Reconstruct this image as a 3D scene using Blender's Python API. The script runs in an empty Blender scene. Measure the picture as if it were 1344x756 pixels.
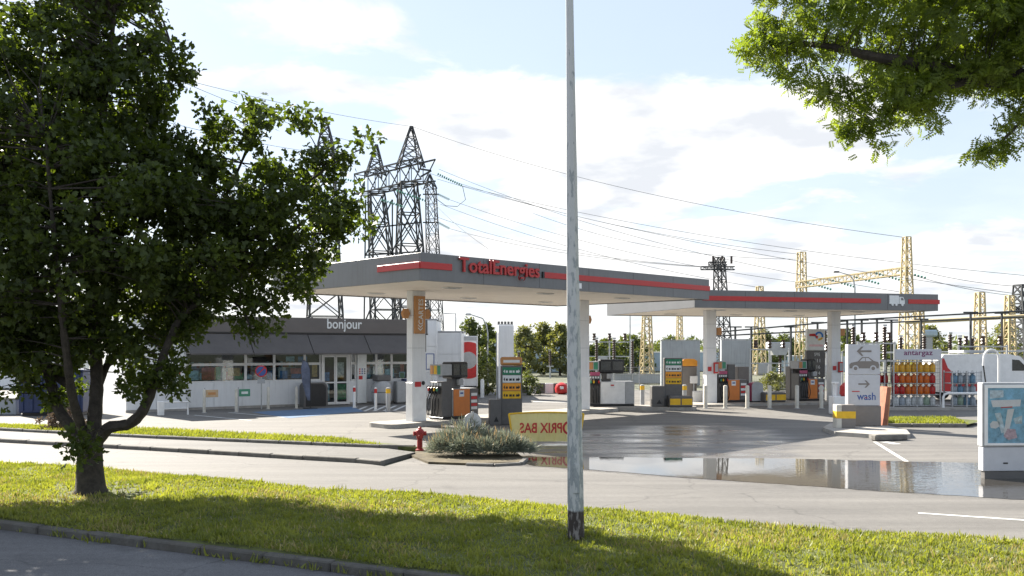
import bpy, math, random
import numpy as np
from mathutils import Vector, Matrix, Quaternion

# ------------------------------------------------------------------ camera, sky, sun, exposure
FPX, HOR, EYE = 1185.0, 457.0, 2.6            # focal length and horizon in photo pixels, eye height in metres
SUN_EL, SUN_AZ = math.radians(35), math.radians(-45)   # azimuth from +Y towards +X
scn = bpy.context.scene
C = scn.collection
cam = bpy.data.cameras.new('camera'); cam_o = bpy.data.objects.new('camera', cam); C.objects.link(cam_o)
cam.sensor_width = 36; cam.lens = FPX / 1344 * 36; cam.shift_y = (HOR - 378) / 1344
cam.clip_start = 0.1; cam.clip_end = 6000
cam_o.location = (0, 0, EYE); cam_o.rotation_euler = (math.radians(90), 0, 0)
scn.camera = cam_o
scn.view_settings.view_transform = 'Standard'; scn.view_settings.look = 'None'
scn.view_settings.gamma = 1; scn.view_settings.use_curve_mapping = False
scn.view_settings.exposure = 1.82
scn.cycles.use_denoising = True
scn.cycles.max_bounces = 8; scn.cycles.diffuse_bounces = 3; scn.cycles.glossy_bounces = 3
scn.cycles.transmission_bounces = 5; scn.cycles.transparent_max_bounces = 8
scn.cycles.sample_clamp_indirect = 4

world = bpy.data.worlds.new('World'); scn.world = world; world.use_nodes = True


def sky_world():
    nt = world.node_tree; N, L = nt.nodes, nt.links
    N.clear()
    out = N.new('ShaderNodeOutputWorld')

    def math_(op, a, b=None, clamp=False):
        n = N.new('ShaderNodeMath'); n.operation = op; n.use_clamp = clamp
        for i, s in enumerate((a, b)):
            if s is None: continue
            if isinstance(s, (int, float)): n.inputs[i].default_value = s
            else: L.new(s, n.inputs[i])
        return n.outputs[0]
    sky = N.new('ShaderNodeTexSky'); sky.sky_type = 'NISHITA'; sky.sun_disc = False
    sky.sun_elevation = SUN_EL; sky.sun_rotation = SUN_AZ
    sky.air_density = 1.0; sky.dust_density = 0.8; sky.ozone_density = 1.0; sky.altitude = 150
    bg = N.new('ShaderNodeBackground'); bg.inputs['Strength'].default_value = 0.1
    tc = N.new('ShaderNodeTexCoord'); sep = N.new('ShaderNodeSeparateXYZ'); L.new(tc.outputs['Generated'], sep.inputs[0])
    x, y, z = sep.outputs
    az = math_('ARCTAN2', x, y)
    zc = math_('MAXIMUM', z, 0.0)
    den = math_('ADD', zc, 0.16)
    cmb = N.new('ShaderNodeCombineXYZ')
    L.new(math_('DIVIDE', x, den), cmb.inputs[0]); L.new(math_('DIVIDE', y, den), cmb.inputs[1])
    mp = N.new('ShaderNodeMapping'); mp.inputs['Scale'].default_value = (1.0, 1.0, 1); mp.inputs['Location'].default_value = (3.1, 1.7, 0)
    L.new(cmb.outputs[0], mp.inputs[0])
    nz = N.new('ShaderNodeTexNoise'); nz.inputs['Scale'].default_value = 2.3; nz.inputs['Detail'].default_value = 9
    nz.inputs['Roughness'].default_value = 0.6; nz.inputs['Distortion'].default_value = 0.35
    L.new(mp.outputs[0], nz.inputs['Vector'])
    nv = math_('MULTIPLY', math_('SUBTRACT', nz.outputs[0], 0.5), 2.6)
    dens = nv

    def blob(dens, azc, elc, ra, re, amp):      # a cloud bank around one direction of the sky dome
        a = math_('DIVIDE', math_('SUBTRACT', az, azc), ra)
        e = math_('DIVIDE', math_('SUBTRACT', z, elc), re)
        d = math_('ADD', math_('MULTIPLY', a, a), math_('MULTIPLY', e, e))
        g = math_('MULTIPLY', math_('POWER', 2.718, math_('MULTIPLY', d, -1.0)), amp)
        return math_('ADD', dens, g)
    for b in [(0.13, 0.20, 0.22, 0.075, 0.95), (-0.02, 0.27, 0.12, 0.05, 0.5), (0.30, 0.235, 0.16, 0.045, 0.5), (-0.22, 0.275, 0.09, 0.02, 0.7),
              (-0.2, 0.34, 0.12, 0.025, 0.55), (0.3, 0.085, 0.4, 0.03, 0.75), (-0.3, 0.06, 0.5, 0.05, 0.5), (-0.17, 0.2, 0.1, 0.07, -0.45), (0.16, 0.33, 0.25, 0.04, -0.5),
              (0.02, 0.1, 0.12, 0.04, 0.3), (0.28, 0.15, 0.15, 0.02, -0.3)]:
        dens = blob(dens, *b)
    mr = N.new('ShaderNodeMapRange'); mr.interpolation_type = 'SMOOTHSTEP'
    L.new(dens, mr.inputs[0]); mr.inputs[1].default_value = 0.08; mr.inputs[2].default_value = 0.62
    # slow fading of cloud cover to a white veil at the horizon
    veil = math_('POWER', 2.718, math_('MULTIPLY', zc, -11.0))
    cov = math_('MAXIMUM', mr.outputs[0], math_('MULTIPLY', veil, 0.75), True)
    # cloud shading: second noise
    n2 = N.new('ShaderNodeTexNoise'); n2.inputs['Scale'].default_value = 3.0; n2.inputs['Detail'].default_value = 5; L.new(mp.outputs[0], n2.inputs['Vector'])
    cr = N.new('ShaderNodeValToRGB'); L.new(n2.outputs[0], cr.inputs[0])
    cr.color_ramp.elements[0].position = 0.36; cr.color_ramp.elements[0].color = (2.45, 2.55, 2.72, 1)
    cr.color_ramp.elements[1].position = 0.52; cr.color_ramp.elements[1].color = (3.5, 3.48, 3.45, 1)
    hz = N.new('ShaderNodeMixRGB'); hz.blend_type = 'MIX'; hz.inputs[0].default_value = 0.8
    L.new(sky.outputs[0], hz.inputs[1]); hz.inputs[2].default_value = (1.9, 2.14, 2.5, 1)
    mx = N.new('ShaderNodeMixRGB'); L.new(cov, mx.inputs[0]); L.new(hz.outputs[0], mx.inputs[1]); L.new(cr.outputs[0], mx.inputs[2])
    L.new(mx.outputs[0], bg.inputs[0]); L.new(bg.outputs[0], out.inputs[0])


sky_world()
sun = bpy.data.lights.new('sun', 'SUN'); sun.energy = 4.6; sun.angle = math.radians(0.5); sun.color = (1.0, 0.93, 0.82)
sun_o = bpy.data.objects.new('sun', sun); C.objects.link(sun_o)
SDIR = Vector((math.sin(SUN_AZ) * math.cos(SUN_EL), math.cos(SUN_AZ) * math.cos(SUN_EL), math.sin(SUN_EL)))
sun_o.rotation_euler = SDIR.to_track_quat('Z', 'Y').to_euler(); sun_o.location = SDIR * 100


# ------------------------------------------------------------------ helpers
def G(px, py, z=0.0):                       # photo pixel of a point standing at height z -> ground x, y
    Y = (EYE - z) * FPX / (py - HOR)
    return ((px - 672) / FPX * Y, Y)
def PX(px, Y): return (px - 672) / FPX * Y
def PZ(py, Y): return EYE - (py - HOR) * Y / FPX
R = random.Random(7)
RN = np.random.default_rng(11)


def mat(name, col, rough=0.6, metal=0.0, var=0.12, scale=6.0, bump=0.0, bscale=None, spec=0.4, streak=0.0, dirt=0.0):
    m = bpy.data.materials.get(name)
    if m: return m
    m = bpy.data.materials.new(name); m.use_nodes = True
    nt = m.node_tree; N, L = nt.nodes, nt.links
    b = N['Principled BSDF']; b.inputs['Roughness'].default_value = rough; b.inputs['Metallic'].default_value = metal
    b.inputs['Specular IOR Level'].default_value = spec
    tc = N.new('ShaderNodeNewGeometry')
    nz = N.new('ShaderNodeTexNoise'); nz.inputs['Scale'].default_value = scale; nz.inputs['Detail'].default_value = 6; nz.inputs['Roughness'].default_value = 0.65
    L.new(tc.outputs['Position'], nz.inputs['Vector'])
    rp = N.new('ShaderNodeValToRGB'); L.new(nz.outputs[0], rp.inputs[0])
    lo = [max(0, c * (1 - var * 1.6)) for c in col]; hi = [min(1, c * (1 + var)) for c in col]
    rp.color_ramp.elements[0].position = 0.3; rp.color_ramp.elements[0].color = (*lo, 1)
    rp.color_ramp.elements[1].position = 0.7; rp.color_ramp.elements[1].color = (*hi, 1)
    colout = rp.outputs[0]
    if streak or dirt:
        mp = N.new('ShaderNodeMapping'); mp.inputs['Scale'].default_value = (5, 5, 0.35) if streak else (1.3, 1.3, 1.3)
        L.new(tc.outputs['Position'], mp.inputs[0])
        n2 = N.new('ShaderNodeTexNoise'); n2.inputs['Scale'].default_value = 2.2; n2.inputs['Detail'].default_value = 5; L.new(mp.outputs[0], n2.inputs['Vector'])
        r2 = N.new('ShaderNodeValToRGB'); L.new(n2.outputs[0], r2.inputs[0]); r2.color_ramp.elements[0].position = 0.5; r2.color_ramp.elements[1].position = 0.78
        k = N.new('ShaderNodeMath'); k.operation = 'MULTIPLY'; L.new(r2.outputs[0], k.inputs[0]); k.inputs[1].default_value = max(streak, dirt)
        mx = N.new('ShaderNodeMixRGB'); L.new(k.outputs[0], mx.inputs[0]); L.new(colout, mx.inputs[1]); mx.inputs[2].default_value = (0.09, 0.075, 0.06, 1)
        colout = mx.outputs[0]
    L.new(colout, b.inputs['Base Color'])
    rr = N.new('ShaderNodeMapRange'); L.new(nz.outputs[0], rr.inputs[0]); rr.inputs[3].default_value = max(0.02, rough - 0.12); rr.inputs[4].default_value = min(1, rough + 0.12)
    L.new(rr.outputs[0], b.inputs['Roughness'])
    if bump:
        n3 = N.new('ShaderNodeTexNoise'); n3.inputs['Scale'].default_value = bscale or scale * 6; n3.inputs['Detail'].default_value = 4
        L.new(tc.outputs['Position'], n3.inputs['Vector'])
        bp = N.new('ShaderNodeBump'); bp.inputs['Strength'].default_value = bump; bp.inputs['Distance'].default_value = 0.02
        L.new(n3.outputs[0], bp.inputs['Height']); L.new(bp.outputs[0], b.inputs['Normal'])
    return m


def leaf_mat(name, c1, c2, trans=0.45, scale=1.2, tint=(1.9, 1.75, .55)):
    m = bpy.data.materials.new(name); m.use_nodes = True
    nt = m.node_tree; N, L = nt.nodes, nt.links; N.clear()
    out = N.new('ShaderNodeOutputMaterial'); g = N.new('ShaderNodeNewGeometry')
    nz = N.new('ShaderNodeTexNoise'); nz.inputs['Scale'].default_value = scale; nz.inputs['Detail'].default_value = 8; nz.inputs['Roughness'].default_value = 0.8
    L.new(g.outputs['Position'], nz.inputs['Vector'])
    rp = N.new('ShaderNodeValToRGB'); L.new(nz.outputs[0], rp.inputs[0])
    rp.color_ramp.elements[0].position = 0.33; rp.color_ramp.elements[0].color = (*c1, 1)
    rp.color_ramp.elements[1].position = 0.68; rp.color_ramp.elements[1].color = (*c2, 1)
    b = N.new('ShaderNodeBsdfPrincipled'); b.inputs['Roughness'].default_value = 0.5; b.inputs['Specular IOR Level'].default_value = 0.35
    L.new(rp.outputs[0], b.inputs['Base Color'])
    t = N.new('ShaderNodeBsdfTranslucent')
    hs = N.new('ShaderNodeMixRGB'); hs.blend_type = 'MULTIPLY'; hs.inputs[0].default_value = 1; L.new(rp.outputs[0], hs.inputs[1]); hs.inputs[2].default_value = (*tint, 1)
    L.new(hs.outputs[0], t.inputs[0])
    mx = N.new('ShaderNodeMixShader'); mx.inputs[0].default_value = trans
    L.new(b.outputs[0], mx.inputs[1]); L.new(t.outputs[0], mx.inputs[2]); L.new(mx.outputs[0], out.inputs[0])
    return m


def glass_mat(name, tint=(0.75, 0.82, 0.85), refl=0.5):
    m = bpy.data.materials.new(name); m.use_nodes = True
    nt = m.node_tree; N, L = nt.nodes, nt.links; N.clear()
    out = N.new('ShaderNodeOutputMaterial'); f = N.new('ShaderNodeFresnel'); f.inputs[0].default_value = 1.5
    k = N.new('ShaderNodeMath'); k.operation = 'MULTIPLY'; L.new(f.outputs[0], k.inputs[0]); k.inputs[1].default_value = refl * 2
    t = N.new('ShaderNodeBsdfTransparent'); t.inputs[0].default_value = (*tint, 1)
    g = N.new('ShaderNodeBsdfGlossy'); g.inputs['Roughness'].default_value = 0.03
    mx = N.new('ShaderNodeMixShader'); L.new(k.outputs[0], mx.inputs[0]); L.new(t.outputs[0], mx.inputs[1]); L.new(g.outputs[0], mx.inputs[2]); L.new(mx.outputs[0], out.inputs[0])
    return m


def basis(d):
    d = Vector(d).normalized()
    a = Vector((0, 0, 1)) if abs(d.z) < 0.9 else Vector((1, 0, 0))
    u = d.cross(a).normalized(); return u, d.cross(u)


class M:                                     # collects shapes for one mesh
    def __init__(s): s.v = []; s.f = []
    def add(s, vs, fs):
        o = len(s.v); s.v += [tuple(p) for p in vs]; s.f += [tuple(i + o for i in f) for f in fs]; return s
    def box(s, x0, x1, y0, y1, z0, z1, c=0.0):
        c = min(c, (x1 - x0) * .4, (y1 - y0) * .4, (z1 - z0) * .4)
        if c <= 0:
            v = [(x, y, z) for z in (z0, z1) for y in (y0, y1) for x in (x0, x1)]
            return s.add(v, [(0, 2, 3, 1), (4, 5, 7, 6), (0, 1, 5, 4), (2, 6, 7, 3), (0, 4, 6, 2), (1, 3, 7, 5)])
        X, Y, Z = (x0, x1), (y0, y1), (z0, z1); v = []; idx = {}
        for i in (0, 1):
            for j in (0, 1):
                for k in (0, 1):
                    sx, sy, sz = (1, -1)[i], (1, -1)[j], (1, -1)[k]
                    for a in range(3):
                        p = [X[i] + sx * c, Y[j] + sy * c, Z[k] + sz * c]
                        p[a] = (X[i], Y[j], Z[k])[a]
                        idx[i, j, k, a] = len(v); v.append(p)
        f = []
        for a in range(3):
            for e in (0, 1):
                b, d = (a + 1) % 3, (a + 2) % 3
                q = []
                for (m, n) in ((0, 0), (1, 0), (1, 1), (0, 1)):
                    t = [0, 0, 0]; t[a] = e; t[b] = m; t[d] = n; q.append(idx[t[0], t[1], t[2], a])
                f.append(q if e else q[::-1])
        for a in range(3):
            b, d = (a + 1) % 3, (a + 2) % 3
            for m in (0, 1):
                for n in (0, 1):
                    t0 = [0, 0, 0]; t0[b] = m; t0[d] = n; t1 = list(t0); t1[a] = 1
                    q = [idx[(*t0, b)], idx[(*t1, b)], idx[(*t1, d)], idx[(*t0, d)]]
                    f.append(q if (m == n) ^ True else q[::-1])
        for i in (0, 1):
            for j in (0, 1):
                for k in (0, 1):
                    q = [idx[i, j, k, 0], idx[i, j, k, 1], idx[i, j, k, 2]]
                    f.append(q if (i + j + k) % 2 else q[::-1])
        return s.add(v, f)
    def tube(s, pts, r, n=8, cap=True):
        pts = [Vector(p) for p in pts]; k = len(pts)
        rs = r if isinstance(r, (list, tuple)) else [r] * k
        o = len(s.v); u = None
        for i, p in enumerate(pts):
            d = (pts[min(i + 1, k - 1)] - pts[max(i - 1, 0)])
            if d.length < 1e-9: d = Vector((0, 0, 1))
            d.normalize()
            if u is None: u, w = basis(d)
            else:
                u = (u - d * u.dot(d)); u = u.normalized() if u.length > 1e-6 else basis(d)[0]; w = d.cross(u)
            for j in range(n):
                a = 2 * math.pi * (j + .5) / n
                s.v.append(tuple(p + u * (math.cos(a) * rs[i]) + w * (math.sin(a) * rs[i])))
        for i in range(k - 1):
            for j in range(n):
                a, b = o + i * n + j, o + i * n + (j + 1) % n
                s.f.append((a, b, b + n, a + n))
        if cap:
            s.f.append(tuple(o + j for j in range(n))[::-1]); s.f.append(tuple(o + (k - 1) * n + j for j in range(n)))
        return s
    def bar(s, a, b, w):                      # square section bar
        return s.tube([a, b], w * .7071, 4)
    def lathe(s, prof, n=16, c=(0, 0)):
        o = len(s.v)
        for (r, z) in prof:
            for j in range(n):
                a = 2 * math.pi * j / n; s.v.append((c[0] + r * math.cos(a), c[1] + r * math.sin(a), z))
        for i in range(len(prof) - 1):
            for j in range(n):
                a, b = o + i * n + j, o + i * n + (j + 1) % n; s.f.append((a, b, b + n, a + n))
        s.f.append(tuple(o + j for j in range(n))[::-1]); s.f.append(tuple(o + (len(prof) - 1) * n + j for j in range(n)))
        return s
    def prism(s, poly, d0, d1, axis='y'):     # 2-D outline extruded along an axis
        n = len(poly)
        def p(a, b, d): return {'y': (a, d, b), 'z': (a, b, d), 'x': (d, a, b)}[axis]
        v = [p(a, b, d0) for a, b in poly] + [p(a, b, d1) for a, b in poly]
        return s.add(v, [tuple(range(n)), tuple(range(2 * n - 1, n - 1, -1))] + [(i, i + n, (i + 1) % n + n, (i + 1) % n) for i in range(n)])
    def mesh(s, name):
        me = bpy.data.meshes.new(name); me.from_pydata(s.v, [], s.f); me.validate(); fix_normals(me); return me


import bmesh
def fix_normals(me):
    bm = bmesh.new(); bm.from_mesh(me); bmesh.ops.recalc_face_normals(bm, faces=bm.faces); bm.to_mesh(me); bm.free()


def tag(o, label=None, cat=None, group=None, kind=None):
    if label: o['label'] = label
    if cat: o['category'] = cat
    if group: o['group'] = group
    if kind: o['kind'] = kind
    return o


def obj(name, m, material, parent=None, smooth=False, loc=None, rz=0.0):
    me = m.mesh(name) if isinstance(m, M) else m
    o = bpy.data.objects.new(name, me); C.objects.link(o)
    if not me.materials: me.materials.append(material)
    if smooth:
        me.shade_smooth()
        try: me.set_sharp_from_angle(angle=math.radians(38))
        except Exception: pass
    if parent: o.parent = parent
    if loc is not None: o.location = loc
    o.rotation_euler.z = rz
    return o


def thing(name, label, cat, loc=(0, 0, 0), rz=0.0, group=None):
    o = bpy.data.objects.new(name, None); C.objects.link(o); o.empty_display_size = 0.2
    o.location = loc; o.rotation_euler.z = rz
    return tag(o, label, cat, group)


def copy_tree(o, parent=None):
    c = o.copy(); C.objects.link(c); c.parent = parent
    for ch in o.children: copy_tree(ch, c)
    return c


def text(body, mat_, parent, loc, width=None, height=None, depth=0.02, name='lettering', fat=0.0, rot=(math.pi / 2, 0, 0), mirror=False, align='L'):
    cu = bpy.data.curves.new('t', 'FONT'); cu.body = body; cu.extrude = 0.5; cu.offset = fat; cu.resolution_u = 3
    to = bpy.data.objects.new('t', cu); C.objects.link(to)
    me = bpy.data.meshes.new_from_object(to.evaluated_get(bpy.context.evaluated_depsgraph_get()))
    bpy.data.objects.remove(to)
    co = np.empty(len(me.vertices) * 3, 'f'); me.vertices.foreach_get('co', co); co = co.reshape(-1, 3)
    mn, mx = co.min(0), co.max(0)
    sx = width / (mx[0] - mn[0]) if width else None; sy = height / (mx[1] - mn[1]) if height else None
    sx = sx or sy; sy = sy or sx
    co[:, 0] = (co[:, 0] - mn[0]) * sx; co[:, 1] = (co[:, 1] - mn[1]) * sy; co[:, 2] *= depth
    if align == 'C': co[:, 0] -= co[:, 0].max() / 2
    if mirror: co[:, 0] *= -1
    me.vertices.foreach_set('co', co.ravel()); me.update()
    me.materials.clear(); me.materials.append(mat_); me.name = name
    o = bpy.data.objects.new(name, me); C.objects.link(o); o.parent = parent; o.location = loc; o.rotation_euler = rot
    return o


def sheet(name, poly, z, material, kind='structure', holes=None):     # flat polygon in the ground plane
    me = bpy.data.meshes.new(name)
    bm = bmesh.new(); vs = [bm.verts.new((x, y, z)) for x, y in poly]
    f = bm.faces.new(vs); f.normal_update()
    if f.normal.z < 0: f.normal_flip()
    bmesh.ops.triangulate(bm, faces=[f]); bm.to_mesh(me); bm.free()
    me.materials.append(material)
    o = bpy.data.objects.new(name, me); C.objects.link(o); tag(o, kind=kind); return o


def scatter(name, tv, tf, pos, nrm, tan, scale, material, parent=None, kind=None):
    # copies of a small template shape: x along tan, z along nrm
    n, k = len(pos), len(tv)
    nrm = nrm / np.linalg.norm(nrm, axis=1, keepdims=True)
    tan = tan - nrm * (tan * nrm).sum(1, keepdims=True); tan /= np.linalg.norm(tan, axis=1, keepdims=True) + 1e-9
    bit = np.cross(nrm, tan)
    tv = np.asarray(tv, float); s = scale[:, None, None]
    v = pos[:, None, :] + s * (tv[None, :, 0:1] * tan[:, None, :] + tv[None, :, 1:2] * bit[:, None, :] + tv[None, :, 2:3] * nrm[:, None, :])
    me = bpy.data.meshes.new(name)
    tf = np.asarray(tf, np.int32); nf, w = tf.shape
    idx = (tf[None] + (np.arange(n, dtype=np.int32) * k)[:, None, None]).reshape(-1)
    me.vertices.add(n * k); me.vertices.foreach_set('co', v.reshape(-1).astype('f'))
    me.loops.add(len(idx)); me.loops.foreach_set('vertex_index', idx)
    me.polygons.add(n * nf); me.polygons.foreach_set('loop_start', np.arange(0, len(idx), w, dtype=np.int32))
    me.update(calc_edges=True); me.materials.append(material)
    o = bpy.data.objects.new(name, me); C.objects.link(o)
    if parent: o.parent = parent
    if kind: o['kind'] = kind
    return o


def rnd_dirs(n, up=0.0):
    d = RN.normal(size=(n, 3)); d /= np.linalg.norm(d, axis=1, keepdims=True); d[:, 2] += up; return d / np.linalg.norm(d, axis=1, keepdims=True)


# leaf templates (x = along the leaf)
MAPLE_V = [(0, 0, 0), (.25, .5, .06), (.42, .2, .0), (1, 0, -.12), (.42, -.2, .0), (.25, -.5, .06), (.66, .3, .02), (.66, -.3, .02)]
MAPLE_F = [(0, 2, 1), (0, 4, 2), (0, 5, 4), (2, 4, 3), (2, 3, 6), (4, 7, 3)]
OVAL_V = [(0, 0, 0), (.4, .28, .05), (1, 0, -.08), (.4, -.28, .05)]
OVAL_F = [(0, 2, 1), (0, 3, 2)]
def pinnate():
    v, f = [], []
    for i in range(5):
        x = .12 + i * .19
        for sgn in (-1, 1):
            o = len(v); v += [(x, 0, 0), (x - .02, sgn * .2, .03), (x + .16, sgn * .4, -.06), (x + .17, sgn * .16, .02)]; f += [(o, o + 1, o + 2), (o, o + 2, o + 3)]
    o = len(v); v += [(1.0, 0, -.02), (1.12, .08, 0), (1.32, 0, -.08), (1.12, -.08, 0)]; f += [(o, o + 1, o + 2), (o, o + 2, o + 3)]
    return v, f
PIN_V, PIN_F = pinnate()

# ------------------------------------------------------------------ materials
m_white = mat('white_cladding', (.74, .75, .76), .45, var=.04, scale=1.5, streak=.12)
m_white2 = mat('white_paint', (.78, .78, .77), .4, var=.05, scale=4, dirt=.12)
m_soffit = mat('soffit_cream', (.87, .8, .71), .55, var=.04, scale=1.2)
m_fascia = mat('fascia_grey', (.165, .167, .172), .42, var=.08, scale=1.0, streak=.22)
m_fascia2 = mat('fascia_silver', (.13, .133, .14), .4, var=.05, scale=1.0)  # smaller canopy's left face: fascia grey darkened in colour to offset grazing sun
m_shopf = mat('shop_fascia', (.125, .113, .108), .5, var=.06, scale=1.2)
m_awn = mat('awning_cloth', (.1, .093, .092), .8, var=.1, scale=2, bump=.1, bscale=40)
m_red = mat('red_lightbox', (.45, .03, .03), .35, var=.05)
m_redp = mat('red_paint', (.5, .03, .03), .4, var=.12)
m_orange = mat('orange_panel', (.62, .2, .045), .4, var=.06)
m_ochre = mat('ochre_sign', (.5, .24, .09), .45, var=.06)
m_grey = mat('grey_cabinet', (.12, .115, .112), .45, var=.1)
m_lgrey = mat('light_grey_metal', (.38, .39, .4), .45, var=.08, dirt=.1)
m_taupe = mat('taupe_panel', (.2, .18, .165), .5, var=.06)
m_dark = mat('dark_plastic', (.018, .018, .02), .38, var=.2)
m_black = mat('black_rubber', (.015, .015, .016), .55, var=.2)
m_steel = mat('galvanised_steel', (.42, .43, .44), .42, .6, var=.15, scale=12)
m_gsteel = mat('lattice_steel', (.055, .058, .062), .6, .3, var=.2, scale=3)
m_ysteel = mat('ochre_lattice_paint', (.46, .38, .22), .6, var=.15, scale=3)
m_yellow = mat('yellow_paint', (.75, .45, .02), .5, var=.1, dirt=.15)
m_green = mat('green_sign', (.02, .2, .1), .4, var=.08)
m_blue = mat('blue_sign', (.05, .1, .3), .4, var=.08)
m_navy = mat('navy_paint', (.02, .035, .1), .45, var=.15)
m_bluegrey = mat('pale_blue_sheet', (.4, .5, .58), .55, var=.07, scale=.6, streak=.2)
m_greysheet = mat('grey_sheet', (.34, .36, .38), .6, var=.08, scale=.8, streak=.3)
m_conc = mat('concrete', (.36, .34, .31), .85, var=.14, scale=3, bump=.3, bscale=60, dirt=.35)
m_kerb = mat('kerb_stone', (.17, .16, .145), .85, var=.2, scale=5, bump=.4, bscale=50, dirt=.45)
m_insul = mat('brown_insulator', (.05, .03, .025), .3, var=.15)
m_glassins = mat('glass_insulator', (.1, .3, .24), .15, var=.1)
m_cable = mat('cable', (.06, .065, .07), .5, var=.05)
m_bark = mat('maple_bark', (.05, .042, .034), .9, var=.35, scale=9, bump=.9, bscale=24)
m_glass = glass_mat('window_glass')
m_poster_b = mat('poster_blue', (.2, .47, .64), .3, var=.25, scale=7)
m_poster_w = mat('poster_white', (.7, .72, .72), .4, var=.06)
m_pink = mat('magenta_plastic', (.4, .08, .16), .5, var=.08)
m_interior = mat('shop_interior', (.2, .17, .14), .8, var=.1)
m_marking = mat('road_paint', (.62, .62, .6), .7, var=.18, scale=9, dirt=.5)
m_bluepaint = mat('blue_bay_paint', (.1, .17, .28), .7, var=.18, scale=4, dirt=.35)


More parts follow.
